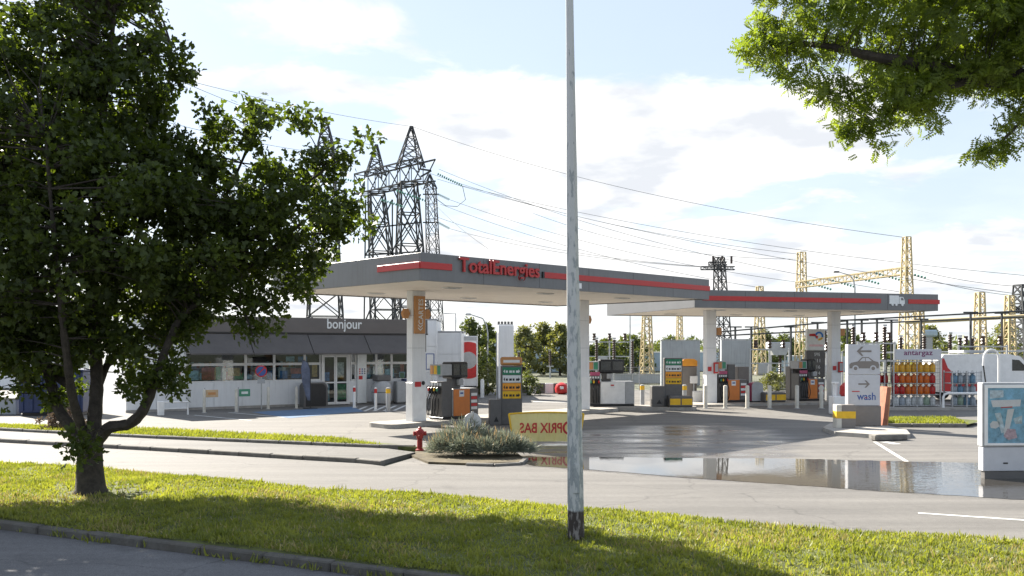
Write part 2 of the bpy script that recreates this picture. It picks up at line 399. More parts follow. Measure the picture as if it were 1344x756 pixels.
def asphalt(name, c0, c1, speck=.25, wet=None):
    m = bpy.data.materials.new(name); m.use_nodes = True
    nt = m.node_tree; N, L = nt.nodes, nt.links; b = N['Principled BSDF']
    g = N.new('ShaderNodeNewGeometry')
    def noise(sc, det=6, rough=.6, vec=None):
        n = N.new('ShaderNodeTexNoise'); n.inputs['Scale'].default_value = sc; n.inputs['Detail'].default_value = det; n.inputs['Roughness'].default_value = rough
        L.new(vec or g.outputs['Position'], n.inputs['Vector']); return n.outputs[0]
    big = noise(.35, 8, .7)
    rp = N.new('ShaderNodeValToRGB'); L.new(big, rp.inputs[0])
    rp.color_ramp.elements[0].position = .3; rp.color_ramp.elements[0].color = (*c0, 1); rp.color_ramp.elements[1].position = .72; rp.color_ramp.elements[1].color = (*c1, 1)
    fine = noise(70, 3, .7)
    mr = N.new('ShaderNodeMapRange'); L.new(fine, mr.inputs[0]); mr.inputs[1].default_value = .3; mr.inputs[2].default_value = .7; mr.inputs[3].default_value = 1 - speck; mr.inputs[4].default_value = 1 + speck
    mu = N.new('ShaderNodeMixRGB'); mu.blend_type = 'MULTIPLY'; mu.inputs[0].default_value = 1; L.new(rp.outputs[0], mu.inputs[1]); L.new(mr.outputs[0], mu.inputs[2])
    col = mu.outputs[0]
    # cracks / tar seams
    mpw = N.new('ShaderNodeMixRGB'); mpw.blend_type = 'ADD'; mpw.inputs[0].default_value = .8; L.new(g.outputs['Position'], mpw.inputs[1])
    nw = N.new('ShaderNodeTexNoise'); nw.inputs['Scale'].default_value = 1.2; L.new(g.outputs['Position'], nw.inputs['Vector']); L.new(nw.outputs['Color'], mpw.inputs[2])
    vo = N.new('ShaderNodeTexVoronoi'); vo.feature = 'DISTANCE_TO_EDGE'; vo.inputs['Scale'].default_value = .22; L.new(mpw.outputs[0], vo.inputs['Vector'])
    cr = N.new('ShaderNodeMapRange'); L.new(vo.outputs['Distance'], cr.inputs[0]); cr.inputs[1].default_value = 0; cr.inputs[2].default_value = .006; cr.inputs[3].default_value = .68; cr.inputs[4].default_value = 1
    mc = N.new('ShaderNodeMixRGB'); mc.blend_type = 'MULTIPLY'; mc.inputs[0].default_value = 1; L.new(col, mc.inputs[1]); L.new(cr.outputs[0], mc.inputs[2]); col = mc.outputs[0]
    mpt = N.new('ShaderNodeMapping'); mpt.inputs['Rotation'].default_value = (0, 0, .44); mpt.inputs['Scale'].default_value = (.12, 1.6, 1); L.new(g.outputs['Position'], mpt.inputs[0])
    tn = noise(1.0, 4, .55, mpt.outputs[0]); tr_ = N.new('ShaderNodeMapRange'); L.new(tn, tr_.inputs[0]); tr_.inputs[1].default_value = .35; tr_.inputs[2].default_value = .68; tr_.inputs[3].default_value = .8; tr_.inputs[4].default_value = 1.12
    mt_ = N.new('ShaderNodeMixRGB'); mt_.blend_type = 'MULTIPLY'; mt_.inputs[0].default_value = 1; L.new(col, mt_.inputs[1]); L.new(tr_.outputs[0], mt_.inputs[2]); col = mt_.outputs[0]
    mid_ = noise(9, 5, .75); md = N.new('ShaderNodeMapRange'); L.new(mid_, md.inputs[0]); md.inputs[1].default_value = .3; md.inputs[2].default_value = .7; md.inputs[3].default_value = .86; md.inputs[4].default_value = 1.12
    mm_ = N.new('ShaderNodeMixRGB'); mm_.blend_type = 'MULTIPLY'; mm_.inputs[0].default_value = 1; L.new(col, mm_.inputs[1]); L.new(md.outputs[0], mm_.inputs[2]); col = mm_.outputs[0]
    # oil and tyre stains
    st = noise(1.1, 4, .5); sr = N.new('ShaderNodeMapRange'); L.new(st, sr.inputs[0]); sr.inputs[1].default_value = .62; sr.inputs[2].default_value = .8; sr.inputs[3].default_value = 1; sr.inputs[4].default_value = .6
    ms = N.new('ShaderNodeMixRGB'); ms.blend_type = 'MULTIPLY'; ms.inputs[0].default_value = 1; L.new(col, ms.inputs[1]); L.new(sr.outputs[0], ms.inputs[2]); col = ms.outputs[0]
    rough = N.new('ShaderNodeMapRange'); L.new(big, rough.inputs[0]); rough.inputs[3].default_value = .72; rough.inputs[4].default_value = .9
    rout = rough.outputs[0]
    bp = N.new('ShaderNodeBump'); bp.inputs['Strength'].default_value = .35; bp.inputs['Distance'].default_value = .008; L.new(fine, bp.inputs['Height'])
    L.new(bp.outputs[0], b.inputs['Normal'])
    if wet:                                   # rain-wet patches: darker and smoother
        lens = []
        for (wx, wy, rx, ry, rot) in wet:
            mp = N.new('ShaderNodeMapping'); mp.vector_type = 'TEXTURE'; mp.inputs['Location'].default_value = (wx, wy, 0); mp.inputs['Rotation'].default_value = (0, 0, rot); mp.inputs['Scale'].default_value = (rx, ry, 1)
            L.new(g.outputs['Position'], mp.inputs[0]); l1 = N.new('ShaderNodeVectorMath'); l1.operation = 'LENGTH'; L.new(mp.outputs[0], l1.inputs[0]); lens.append(l1.outputs['Value'])
        mn_ = N.new('ShaderNodeMath'); mn_.operation = 'MINIMUM'; L.new(lens[0], mn_.inputs[0]); L.new(lens[1], mn_.inputs[1])
        mpn = N.new('ShaderNodeMapping'); mpn.inputs['Scale'].default_value = (.35, 1.4, 1); mpn.inputs['Rotation'].default_value = (0, 0, -.5); L.new(g.outputs['Position'], mpn.inputs[0])
        n = noise(.55, 5, .6, mpn.outputs[0])
        a = N.new('ShaderNodeMath'); a.operation = 'MULTIPLY_ADD'; L.new(n, a.inputs[0]); a.inputs[1].default_value = .9; L.new(mn_.outputs[0], a.inputs[2])
        w = N.new('ShaderNodeMapRange'); w.interpolation_type = 'SMOOTHSTEP'; L.new(a.outputs[0], w.inputs[0]); w.inputs[1].default_value = 1.3; w.inputs[2].default_value = 1.55; w.inputs[3].default_value = 1; w.inputs[4].default_value = 0
        mw = N.new('ShaderNodeMixRGB'); mw.blend_type = 'MULTIPLY'; L.new(w.outputs[0], mw.inputs[0]); L.new(col, mw.inputs[1]); mw.inputs[2].default_value = (.9, .9, .92, 1); col = mw.outputs[0]
        n5 = noise(.9, 4, .6, mpn.outputs[0]); q = N.new('ShaderNodeMapRange'); L.new(n5, q.inputs[0]); q.inputs[1].default_value = .35; q.inputs[2].default_value = .6; q.inputs[3].default_value = .1; q.inputs[4].default_value = .42
        xr = N.new('ShaderNodeMix'); xr.data_type = 'FLOAT'; L.new(w.outputs[0], xr.inputs[0]); L.new(rout, xr.inputs[2]); L.new(q.outputs[0], xr.inputs[3]); rout = xr.outputs[0]
        xb = N.new('ShaderNodeMath'); xb.operation = 'MULTIPLY_ADD'; L.new(w.outputs[0], xb.inputs[0]); xb.inputs[1].default_value = -.27; xb.inputs[2].default_value = .35; L.new(xb.outputs[0], bp.inputs['Strength'])
    L.new(col, b.inputs['Base Color']); L.new(rout, b.inputs['Roughness']); b.inputs['Specular IOR Level'].default_value = .5
    return m


a_near = asphalt('asphalt_dark', (.1, .1, .108), (.145, .145, .15), .5)
a_road = asphalt('asphalt_road', (.125, .118, .11), (.16, .152, .14), .3)
a_walk = asphalt('asphalt_walk', (.1, .096, .09), (.14, .133, .125), .35)
a_fore = asphalt('asphalt_forecourt', (.125, .118, .11), (.175, .165, .15), .25, wet=((4.2, 24.6, 3.6, 6.6, -.35), (5.2, 19.1, 6.6, 1.75, -.34)))
m_ground = mat('ground_gravel', (.13, .135, .09), .95, var=.3, scale=.4, bump=.3, bscale=8)
m_soil = mat('soil', (.11, .09, .055), .95, var=.35, scale=3, bump=.6, bscale=20)
m_turf = mat('turf_soil', (.1, .115, .035), .95, var=.4, scale=2.5, bump=.8, bscale=30)
m_grass = leaf_mat('grass_blade', (.1, .128, .027), (.275, .29, .075), .43, 1.1, (1.75, 1.7, .55))
m_maple = leaf_mat('maple_leaf', (.016, .028, .008), (.082, .112, .024), .48, 2.6, (1.75, 1.75, .5))
m_locust = leaf_mat('pinnate_leaf', (.07, .11, .02), (.17, .215, .045), .6, 3.0, (1.8, 1.75, .5))
m_fleaf = leaf_mat('far_leaf', (.05, .075, .03), (.11, .135, .05), .35, 1.0)
m_fleaf2 = leaf_mat('far_leaf_pale', (.1, .12, .06), (.18, .19, .09), .35, 1.0)
m_lav = leaf_mat('lavender_leaf', (.13, .155, .12), (.27, .29, .235), .25, 5.0, (1.2, 1.2, 1.0))
m_lavf = leaf_mat('dry_flower', (.25, .18, .1), (.4, .32, .2), .3, 5.0, (1.1, 1, .8))

# ------------------------------------------------------------------ the ground
K = -.47                                     # direction of the road in plan: y = y0 + K x
VN, VF = 9.6, 14.6                           # near and far edge of the grass verge (y0)
def ln(y0, x): return (x, y0 + K * x)
sheet('ground', [(-3000, -300), (3000, -300), (3000, 3000), (-3000, 3000)], -.03, m_ground)
sheet('side_road', [ln(VN - .1, -60), ln(VN - .1, 60), (60, -60), (-60, -60)], -.004, a_near)
WK = [G(-200, 573), G(0, 580), G(200, 591), G(400, 603), G(470, 607)]       # kerb in front of the footway
WB = [G(-200, 562), G(0, 568.5), G(208, 579.5), G(500, 592)]              # kerb behind the footway
SB = [G(-200, 559), G(0, 564), G(200, 569), G(446, 583), G(545, 592)]     # back of the grass strip
sheet('road', [ln(VF - .1, -60), ln(VF - .1, 60), (60, -8.2), (13, 13.2), G(1344, 658), G(980, 634), G(690, 612), G(560, 612), G(505, 612)] + WK[::-1] + [(-60, 44)], -.001, a_road)
sheet('forecourt', [(-60, 44)] + WB[:1] + WB[1:] + [G(545, 600), G(505, 612), G(560, 612), G(690, 612), G(980, 634), G(1344, 658), (13, 13.2), (60, -8.2), (60, 52), (-60, 62)], 0.0, a_fore)
tag(obj('footway', M().prism(WK + [G(503, 609)] + [G(545, 598)] + WB[::-1], -.02, .085, 'z'), a_walk), kind='structure')
VXS = np.linspace(-34, 30, 129); VTS = np.linspace(0, 1, 15)
vm = M(); vv = []
def vz(x, y): return .125 + .02 * math.sin(x * 1.3 + y) + .018 * math.sin(y * 2.1 - x * .7)
for t in VTS:
    for x in VXS:
        y = (VN + .05 + t * (VF - VN - .13)) + K * x; vv.append((x, y, vz(x, y) * (1 if 0 < t < 1 else .65)))
nx = len(VXS)
vm.add(vv, [(j * nx + i, j * nx + i + 1, (j + 1) * nx + i + 1, (j + 1) * nx + i) for j in range(14) for i in range(nx - 1)])
tag(obj('verge', vm, m_turf, smooth=True), kind='structure')
tag(obj('grass_strip', M().prism(WB + [G(548, 594)] + SB[::-1], -.02, .135, 'z'), m_turf), kind='structure')


def kerb(name, pts, w=.16, h0=-.1, h1=.13, ln_=1.0, material=None, side=0):
    root = tag(bpy.data.objects.new(name, None), kind='structure'); C.objects.link(root)
    me = M().box(.006, 1 - .006, -w / 2, w / 2, h0, h1, .018).mesh('kerb_stone')
    cnt = 0
    for (a, b) in zip(pts[:-1], pts[1:]):
        a, b = Vector((*a, 0)), Vector((*b, 0)); d = b - a; n = max(1, round(d.length / ln_)); st = d.length / n
        ang = math.atan2(d.y, d.x)
        for i in range(n):
            if cnt > 150: break
            p = a + d * (i / n)
            o = obj('kerb_stone', me, material or m_kerb, root, loc=(p.x, p.y, R.uniform(-.008, .006)), rz=ang + R.uniform(-.006, .006)); o.scale.x = st; cnt += 1
    return root


kerb('verge_kerb', [ln(VN, -22), ln(VN, 16)], .15, h1=.105, material=mat('kerb_old', (.1, .095, .085), .9, var=.25, scale=5, bump=.5, bscale=40, dirt=.6))
kerb('verge_back_kerb', [ln(VF - .02, -30), ln(VF - .02, 16)], .1, h1=.07)
kerb('footway_kerb', WK[:1] + WK[1:] + [G(503, 610)], .16, h1=.1)
kerb('strip_kerb', WB + [G(545, 593)], .14, h1=.17)

# puddle: a thin sheet of standing water with an uneven edge
m_water = bpy.data.materials.new('puddle_water'); m_water.use_nodes = True
_n = m_water.node_tree.nodes; _l = m_water.node_tree.links; _b = _n['Principled BSDF']
_b.inputs['Base Color'].default_value = (.05, .046, .04, 1); _b.inputs['Roughness'].default_value = .015; _b.inputs['IOR'].default_value = 1.55; _b.inputs['Specular IOR Level'].default_value = 1.0
_g = _n.new('ShaderNodeNewGeometry'); _mp = _n.new('ShaderNodeMapping'); _mp.inputs['Scale'].default_value = (1.2, 5, 1); _l.new(_g.outputs['Position'], _mp.inputs[0])
_z = _n.new('ShaderNodeTexNoise'); _z.inputs['Scale'].default_value = 2.4; _z.inputs['Detail'].default_value = 2; _l.new(_mp.outputs[0], _z.inputs['Vector'])
_sx = _n.new('ShaderNodeSeparateXYZ'); _l.new(_g.outputs['Position'], _sx.inputs[0])
_rm = _n.new('ShaderNodeMapRange'); _l.new(_sx.outputs[0], _rm.inputs[0]); _rm.inputs[1].default_value = 5; _rm.inputs[2].default_value = 9; _rm.inputs[3].default_value = .05; _rm.inputs[4].default_value = .55
_bp = _n.new('ShaderNodeBump'); _bp.inputs['Distance'].default_value = .006; _l.new(_rm.outputs[0], _bp.inputs['Strength']); _l.new(_z.outputs[0], _bp.inputs['Height']); _l.new(_bp.outputs[0], _b.inputs['Normal'])
far = [(686, 603), (700, 600.5), (760, 600), (860, 601), (940, 601.5), (1000, 602), (1060, 602.5), (1110, 604), (1200, 606), (1285, 608), (1344, 611), (1450, 618)]
near = [(1450, 664), (1344, 656.5), (1240, 650), (1140, 644), (1060, 638), (980, 633), (900, 627), (820, 620.5), (760, 615.5), (700, 611.5), (688, 608)]
pts = []
for a, b in zip(far + near, (far + near)[1:] + far[:1]):
    for i in range(6):
        t = i / 6; e = R.uniform(-.35, .35)
        pts.append(G(a[0] + (b[0] - a[0]) * t, a[1] + (b[1] - a[1]) * t + e))
pud = sheet('puddle', pts, .006, m_water)

# painted markings
def stripe(a, b, w, name='road_marking', material=None, z=.005):
    a, b = Vector(a), Vector(b); d = (b - a).normalized(); n = Vector((-d.y, d.x)) * w / 2
    return sheet(name, [a + n, b + n, b - n, a - n], z, material or m_marking)
stripe(G(1205, 673.5), G(1420, 688), .1, z=.004)
stripe(G(1148, 580), G(1190, 606), .1)
stripe(G(1160, 580), G(1178, 583), .25)
stripe(G(505, 603), G(548, 597), .02)
sheet('disabled_bay_marking', [G(330, 541), G(462, 534), G(478, 540), G(380, 549)], .006, m_bluepaint)
for i in range(6):
    stripe(G(452 + i * 13, 540.5 - i * .3), G(468 + i * 13, 534 - i * .4), .14, 'hatched_marking')
for (a, b) in [((255, 545), (330, 552)), ((300, 541.5), (380, 548.5))]:
    stripe(G(*a), G(*b), .1, 'bay_marking')


# grass
def grass(name, pts, hmin, hmax, material, w=.011):
    n = len(pts); pos = np.asarray(pts, float)
    a = RN.uniform(0, 2 * np.pi, n); tan = np.stack([np.cos(a), np.sin(a), np.zeros(n)], 1)
    nr = np.stack([RN.normal(0, .42, n), RN.normal(0, .42, n), np.ones(n)], 1)
    sc = RN.uniform(hmin, hmax, n)
    ww = w / ((hmin + hmax) / 2)
    return scatter(name, [(-ww, 0, 0), (ww, 0, 0), (ww * .7, .12, .6), (.05, .38, 1.0)], [(0, 1, 2), (0, 2, 3)], pos, nr, tan, sc, material, kind='stuff')
def patch(x, y): return math.sin(x * 1.7 + 2 * math.sin(y * 1.1)) + math.sin(y * 2.3 + 1.5 * math.sin(x * .9)) + .6 * math.sin(x * 5.1 + y * 3.3)
gp = []
while len(gp) < 210000:
    x = R.uniform(-17, 13); t = R.random(); y = VN + .1 + t * (VF - VN - .12) + K * x
    if y < 6.5 or abs(x) > .64 * y + 2.5: continue
    pp = patch(x, y)
    if pp < -1.2 and R.random() < .55: continue
    # bare earth round the foot of the maple
    if (x + 6.8) ** 2 + (y - 15.3) ** 2 < .8 and R.random() < .7: continue
    gp.append((x, y, vz(x, y) - .015))
grass('grass', gp, .02, .065, m_grass, .008)
gp = []
tufts = [(R.uniform(-15, 11), R.uniform(.02, .98)) for _ in range(1300)] + [(R.uniform(-12, 8), R.uniform(-.012, .02)) for _ in range(170)]
for (x0, t0) in tufts:
    for _ in range(22):
        x = x0 + R.gauss(0, .07); y = VN + t0 * (VF - VN) + K * x0 + R.gauss(0, .07); gp.append((x, y, (vz(x, y) if t0 > .02 else .03) - .02))
grass('grass_tufts', gp, .05, .12, m_grass, .012)
dp = []
for _ in range(60000):
    x = R.uniform(-15, 12); y = VN + .1 + R.random() * (VF - VN - .12) + K * x
    if y > 6.5 and (patch(x * .8 + 3, y * .8) > .9 or R.random() < .12) and abs(x) < .64 * y + 2.5: dp.append((x, y, vz(x, y) - .015))
grass('dry_grass', dp, .03, .1, leaf_mat('straw_blade', (.24, .2, .08), (.42, .37, .17), .35, 4, (1.2, 1.1, .8)), .008)
gp = []
S2 = list(zip(WB, SB))
for _ in range(26000):
    i = R.randrange(3); t = R.random(); s = R.random()
    a = Vector(WB[i]).lerp(Vector(WB[i + 1]), t); b = Vector(SB[i]).lerp(Vector(SB[i + 1]), t); p = a.lerp(b, s); gp.append((p.x, p.y, .12))
grass('strip_grass', gp, .05, .14, m_grass, .014)

# ------------------------------------------------------------------ canopies
A1 = math.radians(44.4); A2 = math.radians(16)
C1 = (-2.56, 25.3); C2 = (7.7, 38.05)
def inv(C0, ang, px, v=0.0):                 # distance along a facade (offset v behind it) where photo column px meets it
    k = (px - 672) / FPX; ux, uy = math.cos(ang), math.sin(ang); ox, oy = C0[0] - math.sin(ang) * v, C0[1] + math.cos(ang) * v
    return (k * oy - ox) / (ux - k * uy)
def pos(C0, ang, s, v=0.0):
    return (C0[0] + math.cos(ang) * s - math.sin(ang) * v, C0[1] + math.sin(ang) * s + math.cos(ang) * v)


def canopy(label, C0, ang, Ln, Wd, zs, h, fl, panel=.9):
    t = thing('canopy', label, 'canopy', (*C0, 0), ang, 'filling station canopies')
    obj('fascia', M().box(0, Ln, 0, .06, zs - .04, zs + h, .008), m_fascia, t)
    obj('fascia', M().box(0, Ln, Wd - .06, Wd, zs - .04, zs + h, .008), m_fascia, t)
    obj('fascia', M().box(.003, .06, .062, Wd - .062, zs - .037, zs + h - .003, .008), fl, t)
    obj('fascia', M().box(Ln - .06, Ln - .003, .062, Wd - .062, zs - .037, zs + h - .003, .008), m_fascia, t)
    n = round((Wd - .14) / panel); w = (Wd - .14) / n
    me = M().box(.07, Ln - .07, .004, w - .004, 0, .03, .006).mesh('soffit_panel')
    for i in range(n): obj('soffit_panel', me, m_soffit, t, loc=(0, .07 + i * w, zs))
    obj('roof_deck', M().box(.065, Ln - .065, .065, Wd - .065, zs + .045, zs + h - .12), m_lgrey, t)
    # joints between fascia sheets
    for i in range(1, int(Ln / 2.4)):
        obj('fascia_joint', M().box(i * 2.4 - .006, i * 2.4 + .006, -.002, .01, zs - .03, zs + h - .01), m_dark, t)
    gx = [Ln * .2, Ln * .5, Ln * .8]
    for x in gx:
        for y in (Wd * .25, Wd * .75):
            d = obj('downlight', M().box(x - .3, x + .3, y - .16, y + .16, zs - .035, zs - .002, .01), m_white2, t)
            obj('lens', M().box(x - .25, x + .25, y - .12, y + .12, zs - .042, zs - .036), m_lgrey, d)
    return t


Z1, H1 = 4.54, .75
can1 = canopy('large grey forecourt canopy with red letters and red stripe on its fascia', C1, A1, 14.4, 8.1, Z1, H1, m_fascia)
s1 = lambda px: inv(C1, A1, px)
zs0, zs1 = Z1 + .3, Z1 + .49
obj('red_stripe', M().box(-.03, s1(593), -.025, -.001, zs0, zs1, .006), m_red, can1)
obj('red_stripe', M().box(s1(713), 14.43, -.025, -.001, zs0, zs1, .006), m_red, can1)
obj('red_stripe', M().box(-.05, -.001, .0, 2.0, zs0, zs1, .01), m_red, can1)
obj('stripe_end', M().box(s1(711), s1(713.4), -.055, -.001, zs0 - .005, zs1 + .005, .004), m_dark, can1)
tx0, tx1 = s1(601), s1(706)
text('TotalEnergies', m_red, can1, (tx0, -.06, Z1 + .15), tx1 - tx0, .56, .05, fat=.018)
obj('number_plate', M().box(s1(756), s1(763), -.02, -.001, Z1 + .04, Z1 + .22, .004), m_white2, can1)


def column(parent, x, y, wx, wy, z, joints=True):
    c = obj('column', M().box(x - wx / 2, x + wx / 2, y - wy / 2, y + wy / 2, 0, z, .015), m_white, parent)
    obj('column_cladding', M().box(x - wx / 2 - .02, x + wx / 2 + .02, y - wy / 2 - .02, y + wy / 2 + .02, .02, 1.45, .012), m_white2, c)
    for zz in (2.6, 3.7): obj('joint', M().box(x - wx / 2 - .003, x + wx / 2 + .003, y - wy / 2 - .003, y + wy / 2 + .003, zz, zz + .012), m_lgrey, c)
    return c


c1x, c1y = 3.2, 4.25
col1 = column(can1, c1x, c1y, .57, .32, Z1)
col2 = column(can1, 11.7, c1y, .57, .32, Z1)
sg = obj('card_sign', M().box(c1x - .24, c1x + .22, c1y - .23, c1y - .165, PZ(438, 30.6), PZ(389, 30.6), .012), m_ochre, col1)
text('CARTES', m_poster_w, sg, (c1x + .12, c1y - .232, PZ(426, 30.6)), .86, .2, .006, rot=(math.pi / 2, -math.pi / 2, 0), fat=.01)
ar = M()
zc = PZ(432, 30.6)
for k in (0, .1):
    ar.prism([(c1x - .1, zc + .02 + k), (c1x, zc - .06 + k), (c1x + .1, zc + .02 + k), (c1x + .1, zc + .06 + k), (c1x, zc - .02 + k), (c1x - .1, zc + .06 + k)], c1y - .238, c1y - .231)
obj('chevron', ar, m_poster_w, sg)
for (dx, cc) in ((-.45, col1), (.45, col1), (.4, col2)):
    cx = c1x if cc is col1 else 11.7
    hx = [(cx + dx + .15 * math.cos(a * math.pi / 3), PZ(412, 30.6) + .19 * math.sin(a * math.pi / 3)) for a in range(6)]
    obj('number_sign', M().prism(hx, c1y - .06, c1y + .06), m_ochre, cc)
    obj('bracket', M().box(min(cx, cx + dx), max(cx, cx + dx), c1y - .02, c1y + .02, PZ(412, 30.6) - .02, PZ(412, 30.6) + .02), m_lgrey, cc)
obj('red_notice', M().box(c1x - .2, c1x + .06, c1y - .2, c1y - .185, 1.3, 1.47, .004), m_redp, col1)
obj('round_notice', M().lathe([(.07, 0), (.07, .012)], 14).mesh('round_notice'), m_dark, col1, loc=(c1x + .16, c1y - .182, 1.42)).rotation_euler.x = math.pi / 2

Z2, H2 = 4.35, .72
can2 = canopy('smaller lower grey canopy with white lorry symbol, behind the lettered one', C2, A2, 12.35, 9.8, Z2, H2, m_fascia2)
s2 = lambda px: inv(C2, A2, px)
zs0, zs1 = Z2 + .27, Z2 + .47
obj('red_stripe', M().box(.35, s2(1156), -.025, -.001, zs0, zs1, .006), m_red, can2)
obj('red_stripe', M().box(s2(1192), 12.42, -.025, -.001, zs0, zs1, .006), m_red, can2)
lz = Z2 + .15; lx = s2(1167); lw = s2(1187) - lx
lor = M().prism([(lx, lz + .1), (lx + lw * .62, lz + .1), (lx + lw * .62, lz + .48), (lx, lz + .48)], -.03, -.002)
lor.prism([(lx + lw * .65, lz + .1), (lx + lw, lz + .1), (lx + lw, lz + .25), (lx + lw * .9, lz + .42), (lx + lw * .65, lz + .42)], -.03, -.002)
for q in (.2, .45, .85): lor.prism([(lx + lw * q + .06 * math.cos(a * .5236), lz + .07 + .06 * math.sin(a * .5236)) for a in range(12)], -.035, -.004)
obj('lorry_symbol', lor, m_poster_w, can2)
obj('lorry_window', M().prism([(lx + lw * .75, lz + .27), (lx + lw * .93, lz + .27), (lx + lw * .86, lz + .38), (lx + lw * .75, lz + .38)], -.036, -.031), m_fascia, can2)
p2 = 3.0
for px in (931.5, 1094.5):
    s = inv(C2, A2, px, p2); c = column(can2, s, p2, .5, .36, Z2)
    obj('red_notice', M().box(s - .2, s - .02, p2 - .225, p2 - .202, 1.55, 1.75, .004), m_redp, c)
    b = obj('extinguisher_box', M().box(s + .08, s + .3, p2 - .3, p2 - .202, 1.45, 1.95, .01), m_redp, c)
    obj('box_window', M().box(s + .11, s + .27, p2 - .305, p2 - .3, 1.52, 1.88), m_lgrey, b)
    obj('number_sign', M().box(s + .35, s + .6, p2 - .05, p2 + .05, 3.2, 3.55, .02), m_ochre, c)
    obj('bracket', M().box(s + .24, s + .36, p2 - .015, p2 + .015, 3.35, 3.39), m_lgrey, c)


# ------------------------------------------------------------------ islands and pumps
def island(label, pts, h=.14, material=None):
    m = M().prism(pts, -.02, h, 'z'); o = obj('pump_island', m, material or m_conc); return tag(o, label, 'kerb island')


def rounded(x0, x1, y0, y1, r=.35, n=4):
    o = []
    for (cx, cy, a0) in ((x1 - r, y1 - r, 0), (x0 + r, y1 - r, 90), (x0 + r, y0 + r, 180), (x1 - r, y0 + r, 270)):
        for i in range(n + 1):
            a = math.radians(a0 + 90 * i / n); o.append((cx + r * math.cos(a), cy + r * math.sin(a)))
    return o
def place(poly, C0, ang): return [pos(C0, ang, a, b) for a, b in poly]


island('long concrete pump island carrying the orange-fronted pump and lettered canopy columns', place(rounded(1.6, 13.4, 3.55, 4.95), C1, A1))


def nozzle(t, x, y, z, axis, col):
    # holster, gun and hanging hose; axis is the outward direction in plan
    ax, ay = axis
    h = obj('nozzle', M().box(-.035, .035, -.06, .06, -.11, .12, .012).tube([(0, .02, .1), (0, -.08, .16), (0, -.16, .1)], .017, 6), m_dark, t, loc=(x + ax * .07, y + ay * .07, z), rz=math.atan2(ax, -ay))
    obj('grip', M().box(-.03, .03, -.1, -.03, -.02, .1, .012), col, h)
    s = R.uniform(-.03, .03)
    hs = [(0, -.05, -.1), (s, -.16, -.3), (s * 2, -.2, -.6), (s, -.15, -.82), (-s, -.06, -.86), (0, -.01, -.6), (0, .0, -.1)]
    pts_ = []
    for i in range(len(hs) - 1):
        for k in range(3):
            pts_.append(Vector(hs[i]).lerp(Vector(hs[i + 1]), k / 3))
    obj('hose', M().tube(pts_, .018, 6), m_black, h, smooth=True)


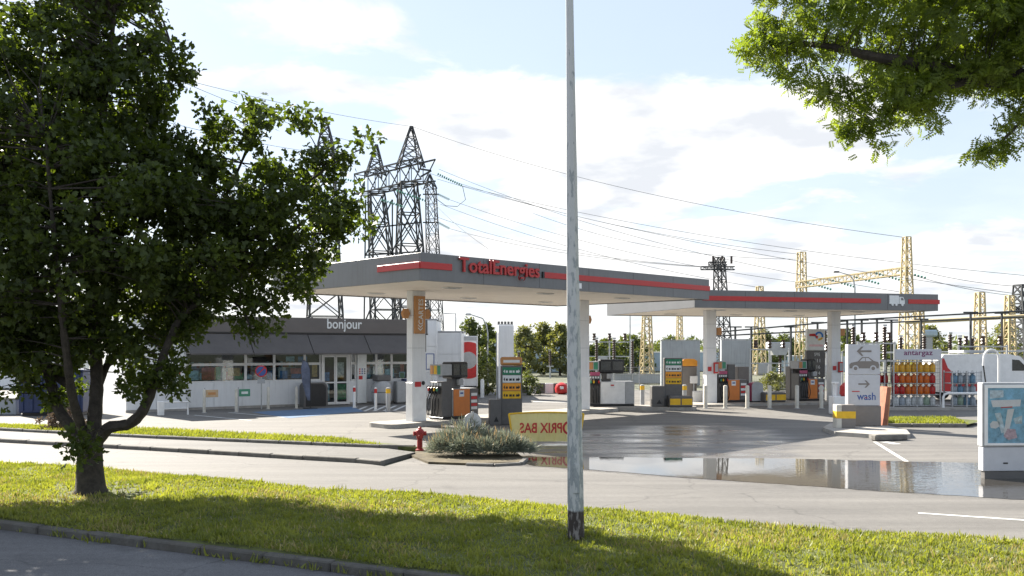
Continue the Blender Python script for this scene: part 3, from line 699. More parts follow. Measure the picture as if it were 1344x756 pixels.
def pump(label, loc, rz, panel, face='left', L_=1.65, D_=.72, head=True, logo=True, placard=m_ochre, H_=1.05):
    t = thing('fuel_pump', label, 'fuel pump', loc, rz, 'fuel pumps on the islands')
    xl, xr = -L_ / 2, L_ / 2; xm = xl + .48; xe = xr - .4
    obj('plinth', M().box(xl, xr, -D_ / 2, D_ / 2, 0, .08, .01), m_dark, t)
    obj('hose_module', M().box(xl + .02, xm, -D_ / 2 + .06, D_ / 2 - .02, .08, 1.3, .015), m_grey, t)
    obj('cabinet', M().box(xm + .004, xr - .01, -D_ / 2 + .04, D_ / 2 - .02, .08, H_, .02), m_lgrey, t)
    p = obj('front_panel', M().box(xm + .02, xe, -D_ / 2, -D_ / 2 + .036, .1, H_ - .02, .012), panel, t)
    e = obj('end_panel', M().box(xe + .01, xr, -D_ / 2 + .008, -D_ / 2 + .036, .1, H_ - .01, .01), m_grey if panel is m_orange else m_lgrey, t)
    if logo:
        obj('label_plate', M().box((xm + xe) / 2 - .12, (xm + xe) / 2 + .1, -D_ / 2 - .006, -D_ / 2 - .001, H_ - .28, H_ - .06), m_poster_w, p)
        obj('label_print', M().box((xm + xe) / 2 - .08, (xm + xe) / 2 + .06, -D_ / 2 - .009, -D_ / 2 - .0065, H_ - .19, H_ - .13), m_redp if panel is not m_orange else m_blue, p)
        if panel is m_orange:
            for k in range(5):
                obj('sticker_band', M().box(xe + .06, xr - .06, -D_ / 2 + .002, -D_ / 2 + .007, .3 + k * .12, .4 + k * .12), (m_poster_w, m_redp)[k % 2], e)
    obj('column_post', M().box(xm + .12, xm + .5, -.16, .16, H_, 1.75, .015), m_grey, t)
    if head:
        d = obj('display_head', M().box(xm - .02, xe - .02, -D_ / 2 + .06, D_ / 2 - .1, 1.4, 1.98, .05), m_dark, t)
        for k in (0, 1):
            a = xm + .04 + k * (xe - xm - .06) / 2
            obj('screen', M().box(a, a + (xe - xm - .2) / 2, -D_ / 2 + .045, -D_ / 2 + .058, 1.52, 1.9, .005), m_screen, d)
        obj('card_reader', M().box(xm + .3, xm + .52, -D_ / 2 + .05, -D_ / 2 + .2, 1.16, 1.38, .02), m_lgrey, t)
    s = obj('grade_sign', M().box(xl - .03, xm - .03, -D_ / 2 + .04, D_ / 2 - .04, 1.52, 1.9, .01), m_lgrey, t)
    n = 4
    if face == 'left':
        for k in range(3):
            y0 = -D_ / 2 + .09 + k * .19
            obj('grade_tile', M().box(xl - .038, xl - .031, y0, y0 + .16, 1.56, 1.86), (m_fgreen, m_yellow, m_ochre)[k], s)
        for k in range(n): nozzle(t, xl, -D_ / 2 + .15 + k * .15, 1.0, (-1, 0), (m_fgreen, m_yellow, m_dark, m_redp)[k % 4])
        for k in range(n): obj('number_tile', M().box(xl + .01, xl + .019, -D_ / 2 + .1 + k * .15, -D_ / 2 + .2 + k * .15, 1.16, 1.26), m_poster_w, t)
    else:
        for k in range(2):
            obj('grade_tile', M().box(xl + .02 + k * .2, xl + .19 + k * .2, -D_ / 2 + .03, -D_ / 2 + .039, 1.56, 1.86), (placard, m_fgreen)[k], s)
        obj('red_band', M().box(xl + .06, xm + .0, -D_ / 2 + .045, -D_ / 2 + .058, 1.3, 1.45), m_pink, t)
        for k in range(n): nozzle(t, xl + .09 + k * .11, -D_ / 2 + .06, 1.0, (0, -1), (m_fgreen, m_yellow, m_dark, m_redp)[k % 4])
        for k in range(n): obj('number_tile', M().box(xl + .05 + k * .11, xl + .12 + k * .11, -D_ / 2 + .052, -D_ / 2 + .058, 1.18, 1.26), m_poster_w, t)
    obj('side_posts', M().tube([(xl + .05, D_ / 2 - .06, 1.3), (xl + .05, D_ / 2 - .06, 1.55)], .02, 6), m_steel, t)
    return t


m_screen = mat('screen_glass', (.02, .026, .03), .12, var=.2, spec=.7)
m_fgreen = mat('grade_green', (.05, .24, .14), .4, var=.06)
pp = pos(C1, A1, 4.9, c1y)
pump('fuel pump with orange front panel beside the column with the vertical sign', (*pp, .14), A1, m_orange, 'left')
Y2 = 38.6
i2 = [(PX(764, Y2), Y2 - 1.0), (PX(904, Y2), Y2 - 1.0), (PX(911, Y2), Y2 - .5), (PX(908, Y2), Y2 + .6), (PX(768, Y2), Y2 + .6)]
island('dark-edged pump island under the white-fronted pump and the second price panel', i2)
pump('white-fronted fuel pump standing just right of the lamp post', (PX(801, Y2), Y2, .14), math.radians(3), m_white2, 'front', 1.95)

# the third island, under the smaller canopy
Y3 = 42.2
i3 = [pos(C2, A2, s2(905) + .2, 1.6), pos(C2, A2, s2(1096) + 1.6, 1.6), pos(C2, A2, s2(1096) + 1.6, 4.4), pos(C2, A2, s2(905), 4.4)]
island('pale concrete island under the smaller canopy with a row of bollards', i3, .1)
def on3(px, v): return (*pos(C2, A2, inv(C2, A2, px, v), v), .1)
pump('fuel pump with orange panel and hoses beside left column of smaller canopy', on3(957, 3.2), A2, m_orange, 'front', 1.5, head=False, logo=True)
pump('fuel pump with black display and orange panel beside right column of smaller canopy', on3(1060, 3.2), A2, m_orange, 'front', 1.4, head=True)
for px, lab in ((973, 'tall plain taupe cabinet behind the hoses of the left far pump'), (1041, 'tall plain taupe cabinet left of the red and white price sign')):
    t = thing('cabinet', lab, 'cabinet', on3(px, 3.8), A2, 'taupe service cabinets')
    obj('body', M().box(-.3, .3, -.2, .2, .05, 1.62, .02), m_taupe, t); obj('plinth', M().box(-.28, .28, -.18, .18, 0, .05), m_dark, t)
    obj('door', M().box(-.27, .27, -.215, -.202, .1, 1.58, .006), m_taupe, t)
    obj('handle', M().box(.2, .23, -.235, -.216, .8, .95, .004), m_dark, t)
t = thing('bin', 'magenta arched bin between the bollards on the far island', 'bin', on3(991, 2.9), A2)
arch = [(-.28, .05), (.28, .05), (.28, .75)] + [(.28 * math.cos(a), .75 + .16 * math.sin(a)) for a in np.linspace(.3, math.pi - .3, 7)] + [(-.28, .75)]
obj('body', M().prism(arch, -.2, .2), m_pink, t); obj('rim', M().prism([(a * 1.06, b * 1.03) for a, b in arch], -.23, -.205), m_lgrey, t); obj('foot', M().box(-.26, .26, -.18, .18, 0, .05), m_dark, t)


def guard(label, loc, w, rz=0.0):
    t = thing('crash_block', label, 'crash block', loc, rz, 'yellow and black crash blocks')
    obj('block', M().box(-w / 2, w / 2, -.35, .35, 0, .46, .05), m_grey, t)
    n = max(2, int(w / .45))
    for k in range(n):
        obj('yellow_band', M().box(-w / 2 + (k + .06) * w / n, -w / 2 + (k + .94) * w / n, -.36, -.352, .1, .36), m_yellow, t)
    return t
guard('yellow and black crash block in front of the magenta bin', on3(1013, 2.6), 1.1, A2)
guard('yellow and black crash block at the foot of the green-topped price panel', (PX(892, 37.9), 37.9, .14), .98)


# price panels on the islands
def price_panel(label, loc, rz, w, h, head, side):
    t = thing('price_stand', label, 'price panel', loc, rz, 'upright price panels by the pumps')
    obj('body', M().box(-w / 2, w / 2, -.14, .14, 0, h, .02), m_grey, t)
    cols = (m_green, m_poster_w, m_orange2, m_yellow)
    zt = h - .05; hh = .27
    for k, c in enumerate(cols):
        s = obj('price_strip', M().box(-w / 2 + .05, w / 2 - .05, -.155, -.142, zt - (k + 1) * hh + .02, zt - k * hh, .004), c, t)
        pm = M()
        for q, ww in enumerate((.09, .12, .09, .12)):
            x0 = -.2 + q * .115; pm.box(x0, x0 + ww * .75, -.159, -.1555, zt - (k + .68) * hh, zt - (k + .4) * hh)
        for sx in (-1, 1): pm.prism([(sx * (w / 2 - .075), zt - (k + .5) * hh), (sx * (w / 2 - .13), zt - (k + .25) * hh), (sx * (w / 2 - .13), zt - (k + .75) * hh)], -.159, -.1555)
        obj('print', pm, m_poster_w if k == 0 else m_dark, s)
    if head:
        hd = obj('head_sign', M().box(-w / 2 - .01, w / 2 + .01, -.1, .1, h + .01, h + .3, .05), m_ochre, t)
        obj('head_print', M().box(-w / 2 + .08, w / 2 - .08, -.106, -.101, h + .11, h + .2), m_poster_w, hd)
    if side:
        s = obj('side_cabinet', M().box(-w / 2 - side, -w / 2 - .004, -.3, .25, 0, .87, .02), m_grey, t)
        obj('warning_triangle', M().prism([(-w / 2 - side * .65, .12), (-w / 2 - side * .25, .12), (-w / 2 - side * .45, .3)], -.306, -.301), m_dark, s)
    return t


m_orange2 = mat('orange_strip', (.8, .33, .03), .45, var=.06)
price_panel('grey price panel with brown head sign, left of the yellow banner', (*G(671, 557), 0), math.radians(6), .72, 2.0, True, .4)
price_panel('grey price panel with green top strip, left of the smaller canopy column', (PX(883, 38.3), 38.3, .14), math.radians(2), .78, 2.05, False, .55)
t = thing('service_unit', 'grey service unit with orange top behind the second price panel', 'service unit', (PX(904, 42.6), 42.6, 0), 0)
obj('body', M().box(-.34, .34, -.2, .2, 0, 1.75, .02), m_taupe, t)
obj('orange_cap', M().prism([(-.36, 1.76), (.36, 1.76), (.36, 2.0), (.2, 2.1), (-.2, 2.1), (-.36, 2.0)], -.22, .22), m_orange2, t)
obj('paper_box', M().box(0, .36, -.36, -.205, .95, 1.3, .02), m_white2, t); obj('water_tank', M().box(.1, .62, -.5, -.22, .05, .6, .03), m_white2, t)
obj('stand_post', M().tube([(.18, -.28, .6), (.18, -.28, .95)], .04, 8), m_steel, t)


def bollard(label, loc, h=.95, r=.075, body=m_steel, cap=None, band=None, group='bollards'):
    t = thing('bollard', label, 'bollard', loc, 0, group)
    obj('post', M().lathe([(r, 0), (r, h - .05), (r * .85, h - .015), (r * .3, h)], 14), body, t, smooth=True)
    obj('base_plate', M().lathe([(r * 1.6, 0), (r * 1.6, .015)], 14), m_lgrey, t)
    if cap: obj('cap_band', M().lathe([(r * 1.06, h - .24), (r * 1.06, h - .06)], 14), cap, t)
    if band: obj('band', M().lathe([(r * 1.05, h - .22), (r * 1.05, h - .02)], 14), band, t)
    return t


m_bol = mat('bollard_cream', (.6, .57, .5), .5, var=.1, dirt=.3)
names = ['leftmost', 'second from the left', 'third from the left', 'fourth from the left', 'fifth from the left', 'rightmost']
for px, nm in zip((926, 952, 981, 1010, 1046, 1078), names):
    bollard('cream steel bollard, %s of the row before the far island' % nm, (*G(px, 536), 0), 1.0, .085, m_bol, group='cream bollards before the far island')
bollard('grey bollard with yellow collar right of the white-fronted pump', (*G(843, 532), 0), .95, .1, m_lgrey, m_yellow)
bollard('grey bollard with yellow collar at the second price panel', (*G(898.5, 534), .14), .85, .1, m_lgrey, m_yellow)

# price totem with the round brand mark
Yt = 45.0; wt = 25 / FPX * Yt
t = thing('price_totem', 'white and dark grey totem with round red and blue mark and white prices', 'price sign', (PX(1069.5, Yt), Yt, 0), math.radians(4))
zt0, zt1, zt2 = PZ(495, Yt), PZ(460, Yt), PZ(432, Yt)
obj('price_board', M().box(-wt / 2, wt / 2, -.12, .12, zt0, zt1 - .005, .015), m_grey, t)
hd = obj('brand_panel', M().box(-wt / 2 + .03, wt / 2, -.13, .13, zt1, zt2, .03), m_poster_w, t)
def ring(cx, cz, r0, r1, a0, a1, y, n=10):
    a = np.linspace(math.radians(a0), math.radians(a1), n)
    return M().prism([(cx + r1 * math.cos(q), cz + r1 * math.sin(q)) for q in a] + [(cx + r0 * math.cos(q), cz + r0 * math.sin(q)) for q in a[::-1]], y - .008, y)
cz = zt1 + .72
obj('logo_blue', ring(.16, cz, .13, .22, -20, 160, -.131), m_blue2 if 'm_blue2' in globals() else mat('logo_blue', (.02, .17, .55), .4), hd)
obj('logo_yellow', ring(.16, cz, .13, .22, 255, 335, -.131), m_yellow, hd)
obj('logo_cyan', ring(.16, cz, .13, .22, 160, 215, -.131), mat('logo_cyan', (.1, .5, .7), .4), hd)
obj('logo_red', M().prism([(-.34, cz + .1), (-.05, cz + .12), (.02, cz + .02), (.12, cz - .02), (.06, cz - .16), (-.05, cz - .02), (-.34, cz)], -.141, -.133), m_redp, hd)
obj('name_line', M().box(-.33, .36, -.136, -.131, zt1 + .2, zt1 + .3), mat('pale_pink', (.75, .5, .52), .5), hd)
for k, s in enumerate(('SP95', '1511', '1616', '1714')):
    text(s, m_poster_w, t, (-.2 if k else -.08, -.125, zt1 - .28 - k * .31), .42 if k else .28, .17, .006, name='price_digits')
for sx in (-1, 1): obj('leg', M().box(sx * wt * .38 - .06, sx * wt * .38 + .06, -.06, .06, 0, zt0 + .02, .01), m_grey, t)

# ------------------------------------------------------------------ yellow banner on a barrier, seen from behind
Yb = 24.6
t = thing('banner_barrier', 'yellow printed banner wrapped on a low barrier, partly behind the lamp post', 'banner', (PX(717, Yb), Yb, 0), 0)
w0, w1 = 1.02, .9
bm_ = M(); vs = []; nn = 40
for j in range(7):
    for i in range(nn + 1):
        u = i / nn * 2 - 1; f = j / 6
        x = u * (w1 + (w0 - w1) * f); z = .06 + f * .74 + .05 * (1 - u * u) * f
        vs.append((x, .025 * math.sin(u * 19 + f * 1.2) * (1 - f * .6) + .012 * math.sin(u * 43) - .1 * f * (1 - u * u), z))
bm_.add(vs, [(j * (nn + 1) + i, j * (nn + 1) + i + 1, (j + 1) * (nn + 1) + i + 1, (j + 1) * (nn + 1) + i) for j in range(6) for i in range(nn)])
m_ban = leaf_mat('banner_cloth', (.8, .72, .34), (.88, .82, .45), .5, 2.0, (1.05, 1, .8))
obj('cloth', bm_, m_ban, t, smooth=True)
obj('rail', M().tube([(u * w0, -.1 * (1 - u * u), .81 + .05 * (1 - u * u)) for u in np.linspace(-1, 1, 9)], .022, 8), m_yellow, t, smooth=True)
for sx in (-1, 1):
    obj('leg', M().tube([(sx * w1, 0, 0), (sx * w0, 0, .81)], .025, 8), m_yellow, t); obj('foot', M().box(sx * w1 - .03, sx * w1 + .03, -.25, .25, 0, .035, .008), m_yellow, t)
text('PRIX BAS', m_redp, t, (.42, -.135, .3), 1.15, .28, .004, mirror=True, fat=.02)
obj('logo_ring', ring(.62, .44, .13, .19, 0, 350, -.14, 18), m_redp, t)

# lavender bed, hydrant, back of a round sign
bc = G(612, 600)
bed = [G(540, 600), G(562, 609), G(620, 611), G(680, 609), G(688, 604), G(672, 592), G(600, 586), G(550, 590)]
tag(obj('planting_bed', M().prism(bed, -.02, .05, 'z'), m_soil), kind='structure')
kerb('bed_kerb', [G(612, 611), G(648, 612), G(683, 610), G(690, 604)], .13, h1=.06, ln_=.45)
t = thing('lavender_bush', 'grey-green lavender mound in the kerbed bed beside the red hydrant', 'bush', (*bc, .05), 0)
P_, N_, S_ = [], [], []
lobes = [(-.75, .15, .35, .5, .42), (-.3, .35, .55, .6, .6), (.15, .2, .45, .6, .4), (.65, .0, .4, .55, .38), (-.35, -.25, .3, .5, .33), (.95, -.1, .3, .45, .3), (.3, -.3, .3, .5, .3), (-.85, -.1, .25, .4, .3), (1.15, .1, .2, .35, .22)]
for (cx, cy, cz_, rr, hh) in lobes:
    for _ in range(2300):
        d = rnd_dirs(1, .35)[0]
        if d[2] < -.1: continue
        q = R.uniform(.3, 1)
        P_.append((cx * .9 + .26 + d[0] * rr * q * .95 + .08 * math.sin(d[1] * 7 + cx * 5), cy + d[1] * rr * q * .8, max(.02, hh * .4 + d[2] * hh * q))); N_.append(d + RN.normal(0, .3, 3)); S_.append(R.uniform(.09, .19))
P_, N_, S_ = np.array(P_), np.array(N_), np.array(S_); n = len(P_)
blade = [(-.03, 0, 0), (.03, 0, 0), (.045, .02, .5), (0, .05, 1), (-.045, .02, .5)]
scatter('foliage', blade, [(0, 1, 2), (0, 2, 4), (4, 2, 3)], P_, N_, rnd_dirs(n), S_, m_lav, t, 'stuff')
k = RN.choice(n, 350, replace=False)
scatter('flower_stalks', [(-.012, 0, 0), (.012, 0, 0), (.04, 0, .8), (0, 0, 1.1), (-.04, 0, .8)], [(0, 1, 2), (0, 2, 4), (4, 2, 3)], P_[k], N_[k] * .4 + np.array([0, 0, .8]), rnd_dirs(350), np.full(350, .24), m_lavf, t, 'stuff')
st = M()
for _ in range(30): a = R.uniform(0, 6.28); st.tube([(0, 0, 0), (math.cos(a) * .5, math.sin(a) * .3, .25)], .012, 4)
obj('stems', st, m_bark, t)

m_hyd = mat('hydrant_red', (.3, .02, .02), .45, var=.25, scale=14)
t = thing('hydrant', 'dark red fire hydrant with side outlets at the edge of the lavender bed', 'fire hydrant', (*G(551, 594), .05), .2); t.scale = (.82, .82, .82)
obj('barrel', M().lathe([(.13, 0), (.13, .04), (.085, .06), (.08, .36), (.105, .38), (.105, .43), (.13, .45), (.135, .58), (.1, .64), (.05, .67)], 16), m_hyd, t, smooth=True)
obj('cap', M().lathe([(.05, .67), (.05, .7), (.03, .72)], 6), m_hyd, t)
for sx, sy, z in ((-1, 0, .52), (1, 0, .52), (0, -1, .44)):
    o = obj('outlet', M().tube([(0, 0, 0), (.16, 0, 0)], .055, 10).tube([(.14, 0, 0), (.2, 0, 0)], .068, 8), m_hyd, t, loc=(0, 0, z)); o.rotation_euler.z = math.atan2(sy, sx)
t = thing('round_sign', 'back of a round traffic sign on a short post in the lavender', 'road sign', (*G(620, 598), .1), .15)
obj('disc', M().lathe([(.215, 0), (.22, .008), (.215, .016)], 28).mesh('disc'), m_steel, t, loc=(0, 0, .72)).rotation_euler.x = math.radians(86)
obj('post', M().box(-.03, .03, -.075, -.035, 0, .97, .006), m_steel, t); obj('clamp', M().box(-.1, .1, -.035, -.02, .7, .74), m_lgrey, t)

# ------------------------------------------------------------------ the shop
AS = math.atan2(.537, .843); CS = (-13.7, 37.8)
ss = lambda px: inv(CS, AS, px)
shop = thing('shop', 'white filling station shop with dark fascia, awnings and wide windows', 'shop', (*CS, 0), AS)
LS = 11.3; DS = 8.0
dr0, dr1 = ss(422), ss(459)
ZT, ZF, ZA, ZW, ZS = 3.97, 3.27, 2.33, 2.36, 1.15
W_ = lambda name, *a, m_=None, c=.0, par=shop: obj(name, M().box(*a, c), m_ or m_white, par)
# lower wall in sheets, with fine joints
def sheets(x0, x1, y0, y1, z0, z1, w=1.15, name='wall_panel', m_=None, par=shop):
    n = max(1, round((x1 - x0) / w)); st = (x1 - x0) / n
    me = M().box(.004, st - .004, y0, y1, z0, z1, .006).mesh(name)
    for i in range(n): obj(name, me, m_ or m_white, par, loc=(x0 + i * st, 0, 0))
sheets(0, dr0, 0, .12, .1, ZS)
sheets(dr1, LS, 0, .12, .1, ZS - .05)
W_('plinth', 0, dr0, -.02, .1, 0, .095, m_=m_conc); W_('plinth', dr1, LS, -.02, .1, 0, .095, m_=m_conc)
W_('fascia', -.02, LS + .02, -.12, .2, ZF, ZT, m_=m_shopf, c=.01)
W_('lintel', 0, LS, .0, .2, ZW + .06, ZF - .004, m_=m_shopf)
W_('fascia_trim', -.025, LS + .025, -.14, -.122, ZF - .03, ZF + .03, m_=m_dark)
W_('roof', -.0, LS, .21, DS, ZT - .45, ZT - .2, m_=m_lgrey)
W_('parapet', 0, LS, DS - .15, DS, 0, ZT - .1); W_('end_wall', LS - .15, LS, .21, DS - .16, 0, ZT - .1); W_('end_wall', 0, .15, .21, DS - .16, 0, ZT - .1)
W_('floor', .2, LS - .2, .13, DS - .2, .0, .06, m_=m_lgrey)
W_('inner_wall', .2, LS - .2, 4.2, 4.3, .06, 3.3, m_=m_interior)
W_('ceiling', .2, LS - .2, .22, DS - .2, 2.9, 2.95, m_=m_white2)
text('bonjour', m_poster_w, shop, (ss(428), -.13, PZ(435.5, 41)), ss(473.5) - ss(428), .6, .03, fat=.012)
# awnings
brk = [0.05, ss(404) - .15, ss(404) - .15, ss(478) - .12, ss(478) - .12, LS + .15]
b_ = [0.0, 2.62, 5.28, 8.0, 10.75]
for i in range(4):
    x0, x1 = b_[i] + .02, b_[i + 1] - .02
    a = obj('awning', M().prism([(-.13, ZF - .06), (-.13, ZF - .11), (-.92, ZA), (-.95, ZA), (-.95, ZA + .06)], x0, x1, 'x'), m_awn, shop)
    obj('valance', M().box(x0, x1, -.965, -.95, ZA - .01, ZA + .05, .004), m_awn, a)
    for xx in (x0 + .03, x1 - .03):
        obj('arm', M().tube([(xx, -.02, ZF - .5), (xx, -.9, ZA + .03)], .018, 6), m_lgrey, a)
# windows
def window(x0, x1, z0, z1, y=.03):
    w = obj('window', M().box(x0, x0 + .05, 0, .09, z0, z1).box(x1 - .05, x1, 0, .09, z0, z1).box(x0 + .05, x1 - .05, 0, .09, z0, z0 + .05).box(x0 + .05, x1 - .05, 0, .09, z1 - .05, z1), m_white2, shop)
    obj('pane', M().box(x0 + .05, x1 - .05, .04, .048, z0 + .05, z1 - .05), m_glass, w)
    return w
xs = [0, ss(322.5), ss(360), ss(400), dr0 - .04]
ZTr = 1.9
for a, b in zip(xs[:-1], xs[1:]):
    window(a + .003, b - .003, ZS + .004, ZTr - .003); window(a + .003, b - .003, ZTr + .003, ZW + .05)
xs = [dr1 + .04, ss(467), ss(494), ss(514), LS - .02]
for a, b in zip(xs[:-1], xs[1:]):
    window(a + .003, b - .003, ZS - .04, ZTr - .003); window(a + .003, b - .003, ZTr + .003, ZW + .05)
# sliding door
d = obj('door', M().box(dr0, dr0 + .08, -.02, .1, .02, ZW + .05).box(dr1 - .08, dr1, -.02, .1, .02, ZW + .05).box(dr0 + .08, dr1 - .08, -.02, .1, ZW - .08, ZW + .05), m_white2, shop)
dm = (dr0 + dr1) / 2
for (a, b) in ((dr0 + .09, dm - .01), (dm + .01, dr1 - .09)):
    lf = obj('door_leaf', M().box(a, a + .06, 0, .05, .03, ZW - .09).box(b - .06, b, 0, .05, .03, ZW - .09).box(a + .06, b - .06, 0, .05, .03, .14).box(a + .06, b - .06, 0, .05, 1.0, 1.06).box(a + .06, b - .06, 0, .05, ZW - .17, ZW - .09), m_white2, d)
    obj('pane', M().box(a + .06, b - .06, .02, .028, .14, 1.0), m_glass, lf); obj('pane', M().box(a + .06, b - .06, .02, .028, 1.06, ZW - .17), m_glass, lf)
# posters behind and on the glass
pcols = [mat('poster_%d' % i, c, .5, var=.35, scale=9) for i, c in enumerate([(.6, .14, .09), (.12, .4, .15), (.72, .68, .6), (.14, .28, .5), (.72, .42, .12), (.45, .65, .7)])]
for (px0, px1, z0, z1, c) in [(265, 282, 1.25, 1.78, 0), (284, 290, 1.25, 1.8, 1), (291, 297, 1.25, 1.7, 2), (300, 315, 1.4, 1.75, 4), (368, 378, 1.25, 1.6, 3), (382, 396, 1.45, 1.7, 0), (410, 417, 1.3, 1.85, 4), (425, 433, .2, .95, 5), (426, 433, 1.1, 1.5, 3), (442, 456, .25, .95, 1), (442, 452, 1.25, 1.95, 2), (526, 531, 1.5, 1.9, 0), (526, 531, 1.15, 1.42, 1), (497, 501, 1.2, 2.0, 2)]:
    W_('poster', ss(px0), ss(px1), .055, .06, z0, z1, m_=pcols[c])
for (xa, xb, z0, z1) in ((.08, 5.85, ZS + .08, ZTr - .06), (.08, 5.85, ZTr + .08, ZW - .02), (7.5, 11.1, ZS + .05, ZTr - .06)):
    x = xa + .1
    while x < xb - .5:
        w_ = R.uniform(.18, .5); h_ = R.uniform(.35, .95) * (z1 - z0)
        if R.random() < (.75 if z0 < 1.5 else .3): W_('poster', x, x + w_, .064, .068, z0 + .02, z0 + h_, m_=pcols[R.randrange(6)])
        x += w_ + R.uniform(.03, .3)
p_ = obj('tall_poster', M().box(ss(468), ss(480), -.12, -.05, .05, 2.32, .01), m_poster_w, shop)
obj('poster_print', M().box(ss(469.5), ss(474.5), -.126, -.121, 1.15, 1.32), m_redp, p_)
for k in range(9): obj('poster_print', M().box(ss(470) + (k % 3) * .12, ss(470) + (k % 3) * .12 + .07, -.126, -.121, 1.4 + (k // 3) * .1, 1.46 + (k // 3) * .1), (m_redp, m_blue, m_grey)[k % 3], p_)
# goods on racks inside
def rack(x0, x1, y, lab):
    t = thing('goods_rack', lab, 'shelf', (*pos(CS, AS, x0, y), .06), AS, 'racks of goods inside the shop')
    w = x1 - x0
    obj('frame', M().box(0, .04, 0, .4, 0, 1.9).box(w - .04, w, 0, .4, 0, 1.9).box(.04, w - .04, .36, .4, 0, 1.9), m_lgrey, t)
    for k in range(5):
        s = obj('shelf', M().box(.045, w - .045, 0, .355, .2 + k * .36, .225 + k * .36), m_white2, t)
        for c in range(6):
            g = M(); x = .06 + c * .03
            while x < w - .2:
                ww = R.uniform(.06, .14)
                if R.random() < .3: g.box(x, x + ww - .01, .02, .25, .227 + k * .36, .227 + k * .36 + R.uniform(.15, .28))
                x += ww
            if g.v and c < 3: tag(obj('goods', g, pcols[(c + k) % 6], s), kind='stuff')
rack(.4, 2.4, .9, 'rack of goods behind the leftmost shop window')
rack(2.8, 5.2, 1.2, 'rack of goods behind the middle shop windows left of the door')
rack(8.0, 10.6, 1.3, 'rack of goods behind the shop windows right of the door')
# white block at the left end, with a small green sign
blk = thing('gable_block', 'white panelled block at the left end of the shop', 'building', (*pos(CS, AS, -2.35, -.35), 0), AS)
for k in range(3):
    sheets(0, 2.33, 0, .12, .1 + k * 1.32, .1 + k * 1.32 + 1.312, 1.17, par=blk)
obj('core', M().box(.01, 2.32, .125, 6, 0, 4.0), m_white, blk); obj('plinth', M().box(0, 2.33, .02, .12, 0, .095), m_conc, blk)
obj('coping', M().box(-.03, 2.36, -.03, 6.03, 4.062, 4.12, .01), m_lgrey, blk)
nt_ = obj('notice_board', M().box(1.75, 2.15, -.03, -.001, 1.05, 1.75, .01), m_poster_w, blk)
for k in range(6): obj('notice', M().box(1.8 + (k % 2) * .17, 1.92 + (k % 2) * .17, -.036, -.031, 1.12 + (k // 2) * .2, 1.26 + (k // 2) * .2), (m_lgrey, m_blue, m_redp)[k % 3], nt_)
obj('cable', M().tube([(2.2, -.01, 3.4), (1.7, -.01, 3.45), (1.68, -.01, 2.6), (2.1, -.01, 2.3)], .012, 5), m_cable, blk)
gs = tag(obj('green_sign', M().box(-.25, .25, -.06, .06, -.2, .2, .05), mat('green_glow', (.02, .4, .28), .3), loc=(PX(209, 36.7), 36.7, PZ(447, 36.7)), rz=AS), 'small green lit sign box on the white gable block', 'sign')
obj('sign_bracket', M().box(-.03, .03, .061, .5, -.03, .03), m_lgrey, gs); obj('sign_print', M().box(-.17, .17, -.066, -.061, -.07, .07), m_poster_w, gs)

# things in front of the shop
bpos = [(268, 542, 'left of the beige notice'), (310, 541, 'beside the dark green notice'), (352, 537, 'right of the round no-parking sign'), (389, 536, 'left of the feather flag')]
for px, py, nm in bpos: bollard('slim grey bollard before the shop, ' + nm, (*G(px, py), 0), .95, .06, m_bol, group='slim bollards before the shop')
bollard('white bollard with red collar by the tall white poster', (*G(465, 535.5), 0), .95, .06, m_white2, m_redp)
bollard('white bollard with red collar before the grey vacuum unit', (*G(493, 538), 0), .95, .06, m_white2, m_redp)
bollard('thick grey bollard with yellow cap right of the shop door', (*G(509.5, 540.5), 0), 1.0, .09, m_lgrey, m_yellow)
for px, py, w, c, lab in ((278, 541.5, .5, mat('beige_sign', (.55, .4, .25), .6), 'small beige notice board fixed beside a slim bollard'), (321, 540, .45, m_fgreen, 'small dark green notice board between two slim bollards')):
    x, y = G(px, py)
    t = thing('notice_sign', lab, 'sign', (x, y, 0), AS, 'small notices before the shop')
    obj('board', M().box(-w / 2, w / 2, -.02, .02, .62, .92, .006), c, t); obj('post', M().box(-w / 2 - .05, -w / 2 - .01, -.02, .02, 0, 1.0, .004), m_lgrey, t); obj('print', M().box(-w * .3, w * .3, -.026, -.021, .72, .82), m_poster_w if c is m_fgreen else m_ochre, t)
t = thing('parking_sign', 'round no-parking sign on a thin pole before the shop window', 'road sign', (*G(343, 537), 0), .1)
obj('pole', M().tube([(0, 0, 0), (0, 0, 1.9)], .025, 8), m_steel, t)
dk = obj('disc', M().lathe([(.25, 0), (.25, .015)], 24).mesh('disc'), m_redp, t, loc=(0, -.03, 1.62)); dk.rotation_euler.x = math.radians(90)
d2 = obj('blue_field', M().lathe([(.2, .0155), (.2, .02)], 24).mesh('field'), m_blue, dk)
obj('red_bar', M().box(-.2, .2, -.025, .025, .0205, .024), m_redp, dk).rotation_euler.z = math.radians(45)
obj('lower_plate', M().box(-.16, .16, -.03, -.015, 1.1, 1.28, .004), m_lgrey, t)
t = thing('feather_flag', 'dark blue feather flag on a curved pole left of the shop door', 'flag', (*G(404, 536.5), 0), AS)
pts_ = [(.12, 0, 0), (.12, 0, 1.2), (.1, 0, 1.7), (0, 0, 2.0), (-.25, 0, 2.12)]
obj('pole', M().tube(pts_, .015, 6), m_dark, t)
edge = [(.105, .35), (.105, 1.2), (.09, 1.68), (-.0, 1.97), (-.24, 2.1), (-.3, 1.7), (-.26, 1.2), (-.1, .6), (.0, .36)]
obj('cloth', M().prism(edge, -.006, .006), mat('flag_cloth', (.11, .13, .19), .7, var=.35, scale=3), t); obj('base', M().box(-.15, .35, -.25, .25, 0, .03, .01), m_dark, t)
